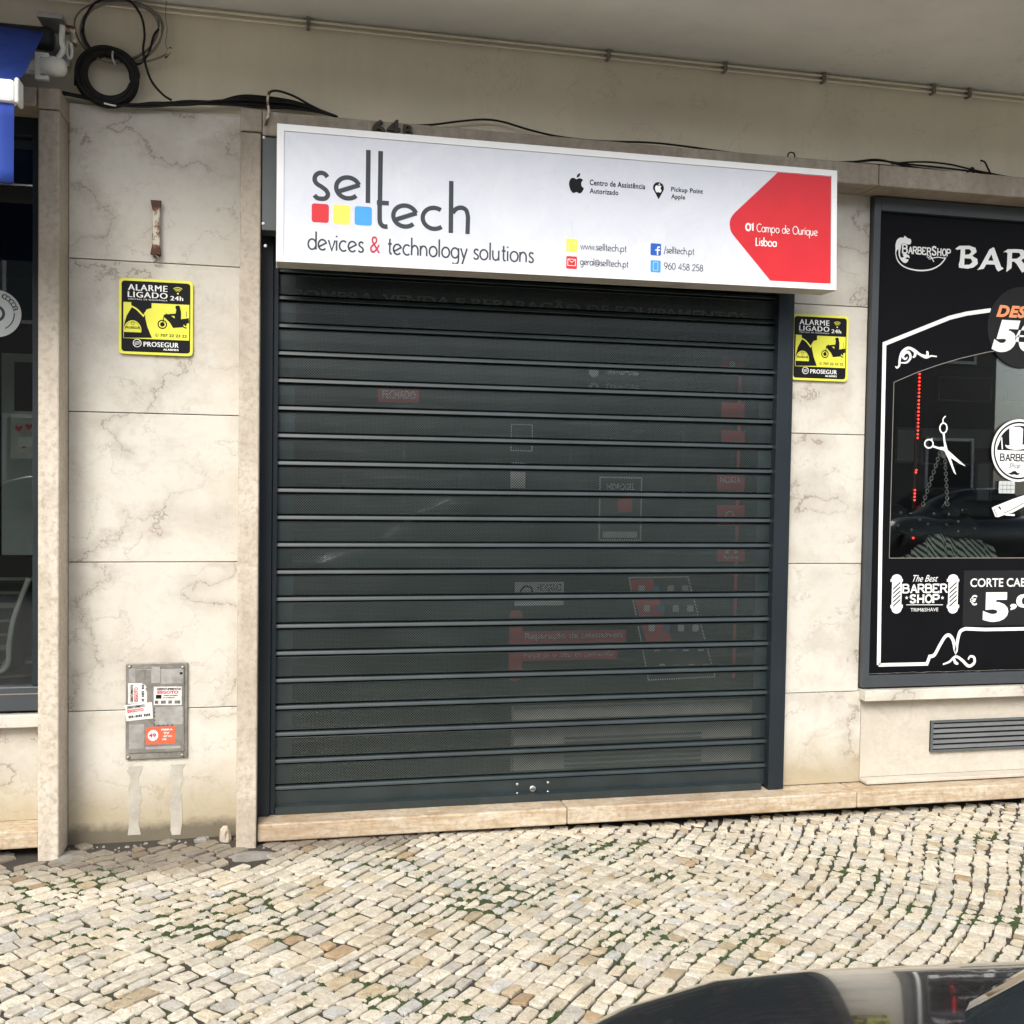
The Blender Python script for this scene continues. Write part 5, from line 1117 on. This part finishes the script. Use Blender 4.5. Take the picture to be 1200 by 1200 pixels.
cab('black_wire', [(478, 147), (507, 146), (540, 142), (568, 140), (590, 143), (620, 152), (655, 160), (700, 165), (760, 167), (800, 171), (850, 178), (900, 184), (940, 188), (1000, 191)], .0042, 'cable', 'long single black wire waving above the white sign')
cab('wire_loop', [(923, 186), (924, 180), (928, 178.5), (931, 181), (931, 187)], .003, 'cable', 'tiny loop of black wire on the lintel above the red arrow', cat='wire loop')
br_ = thing('cable_bundle', 'short bundle of black cables lying on the lintel above the barber window', 'cable bundle', (2.9, -.03, 2.79))
for i, pts in enumerate(([(985, 190), (1010, 189), (1030, 188), (1060, 192), (1100, 196), (1140, 201), (1165, 205)], [(985, 191), (1005, 189), (1022, 187), (1036, 188), (1050, 192), (1085, 198), (1130, 203)], [(1045, 192), (1065, 190), (1090, 190), (1115, 193), (1140, 199), (1165, 204), (1192, 209.5)], [(1000, 191), (1040, 194), (1090, 199), (1135, 204), (1160, 206)], [(1133, 203), (1138, 197), (1141, 198), (1141, 204)], [(1149, 188), (1154, 190), (1158, 198), (1162, 206)])):
    part(MB().tube(crom([tuple(at(*p, -.022-.005*(i % 3))) for p in pts], 5), .0042, 7), 'cable', M['cable'], br_, smooth=True)
# conduit along the soffit
cz = at(700, 58, -.012).z; cd = thing('conduit', 'thin grey conduit clipped along the corner between plaster wall and soffit', 'conduit', (0, -.012, cz))
part(MB().tube([(-7, -.010, 3.189), (7, -.010, 3.189)], .0055, 8), 'pipe', M['plaster'], cd, smooth=True); part(MB().tube([(-7, -.006, 3.170), (7, -.006, 3.170)], .005, 8), 'pipe', M['plaster'], cd, smooth=True)
for px in (361, 713, 850, 966, 1095, 1137):
    x = at(px, 60, -.012).x; part(MB().box(x-.007, x+.007, -.026, .013, 3.160, 3.2), 'clip', M['gcable'], cd, bevel=.003)

# ================================================================== RUBBLE AND SMALL LITTER
def rock(name, c, s, m, lab, cat, seed, rz=0):
    rr = random.Random(seed); mb = MB(); V = []; F = []
    for i in range(4):
        for k in range(7):
            a = 2*pi*k/7+rr.uniform(-.2, .2); r_ = (1, 1.05, .9, .45)[i]*rr.uniform(.8, 1.1); V.append((c[0]+s[0]*r_*cos(a), c[1]+s[1]*r_*sin(a), c[2]+s[2]*(0, .35, .8, 1)[i]*rr.uniform(.85, 1.1)))
    F = [(i*7+k, i*7+(k+1) % 7, (i+1)*7+(k+1) % 7, (i+1)*7+k) for i in range(3) for k in range(7)]+[tuple(21+k for k in range(7))]
    return tag(mb.add(V, F).build(name, M[m], None), lab, cat)
rock('broken_stone', (-.222, -.060, -.02), (.022, .018, .070), 'jamb', 'pale upright fragment of broken stone wedged against the foot of the jamb', 'stone fragment', 3)
rock('broken_stone', (-.230, -.120, -.02), (.042, .030, .022), 'cement', 'flat grey broken stone lying in front of the jamb foot', 'stone fragment', 5)
rock('broken_stone', (-.31, -.05, -.02), (.035, .02, .035), 'cement', 'small grey stone chip at the wall foot left of the jamb', 'stone fragment', 9)
mb = MB(); n = 22; V_ = [(-.12, -.26, .008)]
for i in range(n): a = 2*pi*i/n; r_ = 1+.3*noise.noise(Vector((cos(a)*2, sin(a)*2, 9))); V_.append((-.12+.12*r_*cos(a), -.245+.085*r_*sin(a), -.008))
o = tag(mb.add(V_, [(0, i+1, (i+1) % n+1) for i in range(n)]).build('cement_smear', M['cement'], None, True), 'grey smear of spilled cement over the paving at the foot of the left jamb', 'cement')
mb = MB(); V_ = [(-.79, -.16, .006)]
for i in range(n): a = 2*pi*i/n; r_ = 1+.3*noise.noise(Vector((cos(a)*2, sin(a)*2, 4))); V_.append((-.775+.09*r_*cos(a), -.13+.10*r_*sin(a), -.010))
tag(mb.add(V_, [(0, i+1, (i+1) % n+1) for i in range(n)]).build('cement_smear', M['cement'], None, True), 'grey cement smear between the left pilaster foot and the pier', 'cement')
stf = MB()
for i in range(260):
    x = RN.uniform(-.9, 3.5); y = -.03-abs(RN.gauss(0, .06))-(.11 if x > -.1 else 0); z = gz(x, y)-.006; s = RN.uniform(.002, .007)
    stf.add([(x-s, y-s, z), (x+s, y-s*.6, z), (x+s*.7, y+s, z), (x-s*.8, y+s, z), (x, y, z+s*1.3)], [(0, 1, 4), (1, 2, 4), (2, 3, 4), (3, 0, 4)])
o = stuff(stf.build('grit', M['cement'])); o['label'] = 'loose grit and chips scattered along the foot of the wall'; o['category'] = 'grit'

# ================================================================== CAR
car = thing('parked_car', 'black small car parked at the kerb with its bonnet and windscreen in the near corner', 'car', (1.4, -3.88, -.17))
CY = -3.79
def body_sec(x, wd, zb, zt, n=8, m=60):
    P = []
    for i in range(m+1):
        a = -pi/2*1.0+pi*i/m; s, c = sin(a), cos(a)
        q_ = abs(s)**(2/n); P.append((x, CY+wd*math.copysign(q_, s), zb+(zt+.068*(1-q_*q_)+.001-zb)*abs(c)**(2/n)))
    return P
ST = [(.0, .45, .25, .42), (.05, .60, .16, .60), (.10, .70, .08, .74), (.16, .75, .05, .805), (.24, .79, .03, .85), (.32, .81, .02, .878), (.42, .825, .02, .898), (.54, .83, .02, .905), (.70, .83, .02, .905), (.9, .83, .02, .905), (1.2, .835, .02, .905), (1.8, .83, .02, .91), (2.4, .81, .02, .91), (2.75, .77, .05, .86), (2.90, .68, .12, .72), (2.95, .5, .3, .5)]
V_ = [p for s in ST for p in body_sec(*s)]; m_ = 61
F_ = [(i*m_+k, i*m_+k+1, (i+1)*m_+k+1, (i+1)*m_+k) for i in range(len(ST)-1) for k in range(m_-1)]+[tuple(range(m_))[::-1], tuple((len(ST)-1)*m_+k for k in range(m_))]
bd = part(MB().add(V_, F_), 'body', M['paint'], car, smooth=True)
# bonnet shut line and cabin
def plan(xf, xr, hw, z, n=5, m=64):
    cx_, a_ = (xf+xr)/2, (xr-xf)/2; P = []
    for i in range(m):
        t = 2*pi*i/m; c, s = cos(t), sin(t); P.append((cx_+a_*math.copysign(abs(c)**(2/n), c), CY+hw*math.copysign(abs(s)**(2/n), s), z))
    return P
LV = [(.45, 2.62, .62, .86), (.465, 2.62, .62, .915), (.66, 2.60, .615, 1.01), (.90, 2.55, .60, 1.18), (1.11, 2.48, .61, 1.29), (1.32, 2.42, .58, 1.345)]
V_ = [p for l in LV for p in plan(*l)]; m_ = 64
F_ = [(i*m_+k, i*m_+(k+1) % m_, (i+1)*m_+(k+1) % m_, (i+1)*m_+k) for i in range(len(LV)-1) for k in range(m_)]
gh_ = part(MB().add(V_, F_), 'windows', M['cglass'], car, smooth=True)
RT = [(1.20, 2.485, .618, 1.286), (1.33, 2.41, .575, 1.352), (1.45, 2.30, .50, 1.375), (1.7, 2.05, .3, 1.385)]
V_ = [p for l in RT for p in plan(*l)]
F_ = [(i*m_+k, i*m_+(k+1) % m_, (i+1)*m_+(k+1) % m_, (i+1)*m_+k) for i in range(len(RT)-1) for k in range(m_)]+[tuple(3*m_+k for k in range(m_))]
part(MB().add(V_, F_), 'roof', M['paint'], car, smooth=True)
seal = plan(.454, 2.63, 0.626, .914); part(MB().tube(seal, .009, 6, True), 'windscreen_seal', M['tyre'], car, smooth=True)
for s_ in (-1, 1):
    pil = [(.98, CY+s_*.625, 1.04), (1.08, CY+s_*.615, 1.17), (1.26, CY+s_*.585, 1.29)]; part(MB().tube(crom(pil), .022, 8), 'pillar', M['paint'], car, smooth=True)
    part(MB().lathe((1.12, CY+s_*.90, .99), (1, 0, 0), [(0, .02), (.02, .06), (.09, .065), (.11, .055)], 14), 'mirror', M['paint'], car, smooth=True)
    part(MB().lathe((.075, CY+s_*.52, .56), (-1, 0, .25), [(0, .09), (.02, .085), (.035, .05)], 16), 'headlight', M['glass'], car, smooth=True)
    for wx in (.55, 2.35):
        wh = part(MB().lathe((wx, CY+s_*.74, .12), (0, s_, 0), [(-.08, .20), (-.07, .28), (-.02, .29), (.06, .285), (.09, .265), (.095, .20)], 28), 'wheel', M['tyre'], car, smooth=True)
        part(MB().lathe((wx, CY+s_*.80, .12), (0, s_, 0), [(0, .19), (.03, .185), (.034, .15), (.025, .05), (.036, .03)], 20), 'rim', M['alloy'], wh, smooth=True)
wp = [(.73, CY+.30, .985), (.71, CY+.05, .98)]; part(MB().tube([(.625, CY+.44, .93)]+wp, .007, 6), 'wiper', M['tyre'], car)
part(MB().box(.0, .02, CY-.26, CY+.26, .22, .33), 'number_plate', M['white'], car, bevel=.003)

Mc = Matrix.Translation((.480, CY-.02, -.034)) @ Matrix.Rotation(radians(-6), 4, 'Z') @ Matrix.Translation((-.5, -CY, 0))
car.location = Mc @ Vector(car.location); car.rotation_euler = (0, 0, radians(-6))

# ================================================================== ACROSS THE STREET (seen in reflections)
struct(MB().box(-30, 30, -18, -14, -.3, -.04).build('far_pavement', M['kerb']))
def house(x0, x1, h, m, lab, y=-17.0):
    t = thing('apartment_building', lab, 'building', ((x0+x1)/2, y, 0)); part(MB().box(x0, x1, y-8, y, -.2, h), 'wall', M[m], t)
    part(MB().box(x0-.1, x1+.1, y-8.2, y+.35, h, h+.3), 'roof', M['kerb'], t)
    nx_ = int((x1-x0)/2.3)
    for fl_ in range(int(h/3)):
        for i in range(nx_):
            cx_ = x0+(i+.5)*(x1-x0)/nx_; z = .3+fl_*3
            hh = 2.2 if fl_ == 0 else 1.5; zz = z if fl_ == 0 else z+.9
            o = part(MB().box(cx_-.62, cx_+.62, y-.02, y+.03, zz, zz+hh), 'window', M['white'], t); part(MB().box(cx_-.55, cx_+.55, y+.031, y+.04, zz+.07, zz+hh-.07), 'pane', M['cglass'], o)
house(-14.5, -3.2, 6.2, 'opp', 'beige three storey apartment block on the far side of the street'); house(-3.0, 6.5, 7, 'opw', 'white apartment block across the street facing the shutter'); house(6.7, 16, 6.2, 'opp', 'beige apartment block across the street facing the barber window')
bpy.context.view_layer.update()
for i, (x, lab) in enumerate(((-3.4, 'black small car parked on the far side of the street left of the shop'), (10.6, 'black small car parked on the far side of the street facing the barber window'))):
    c = copy_tree(car); c.location = (x, -11.2, -.17); c.rotation_euler = (0, 0, 0); c['label'] = lab
bpy.context.view_layer.update()
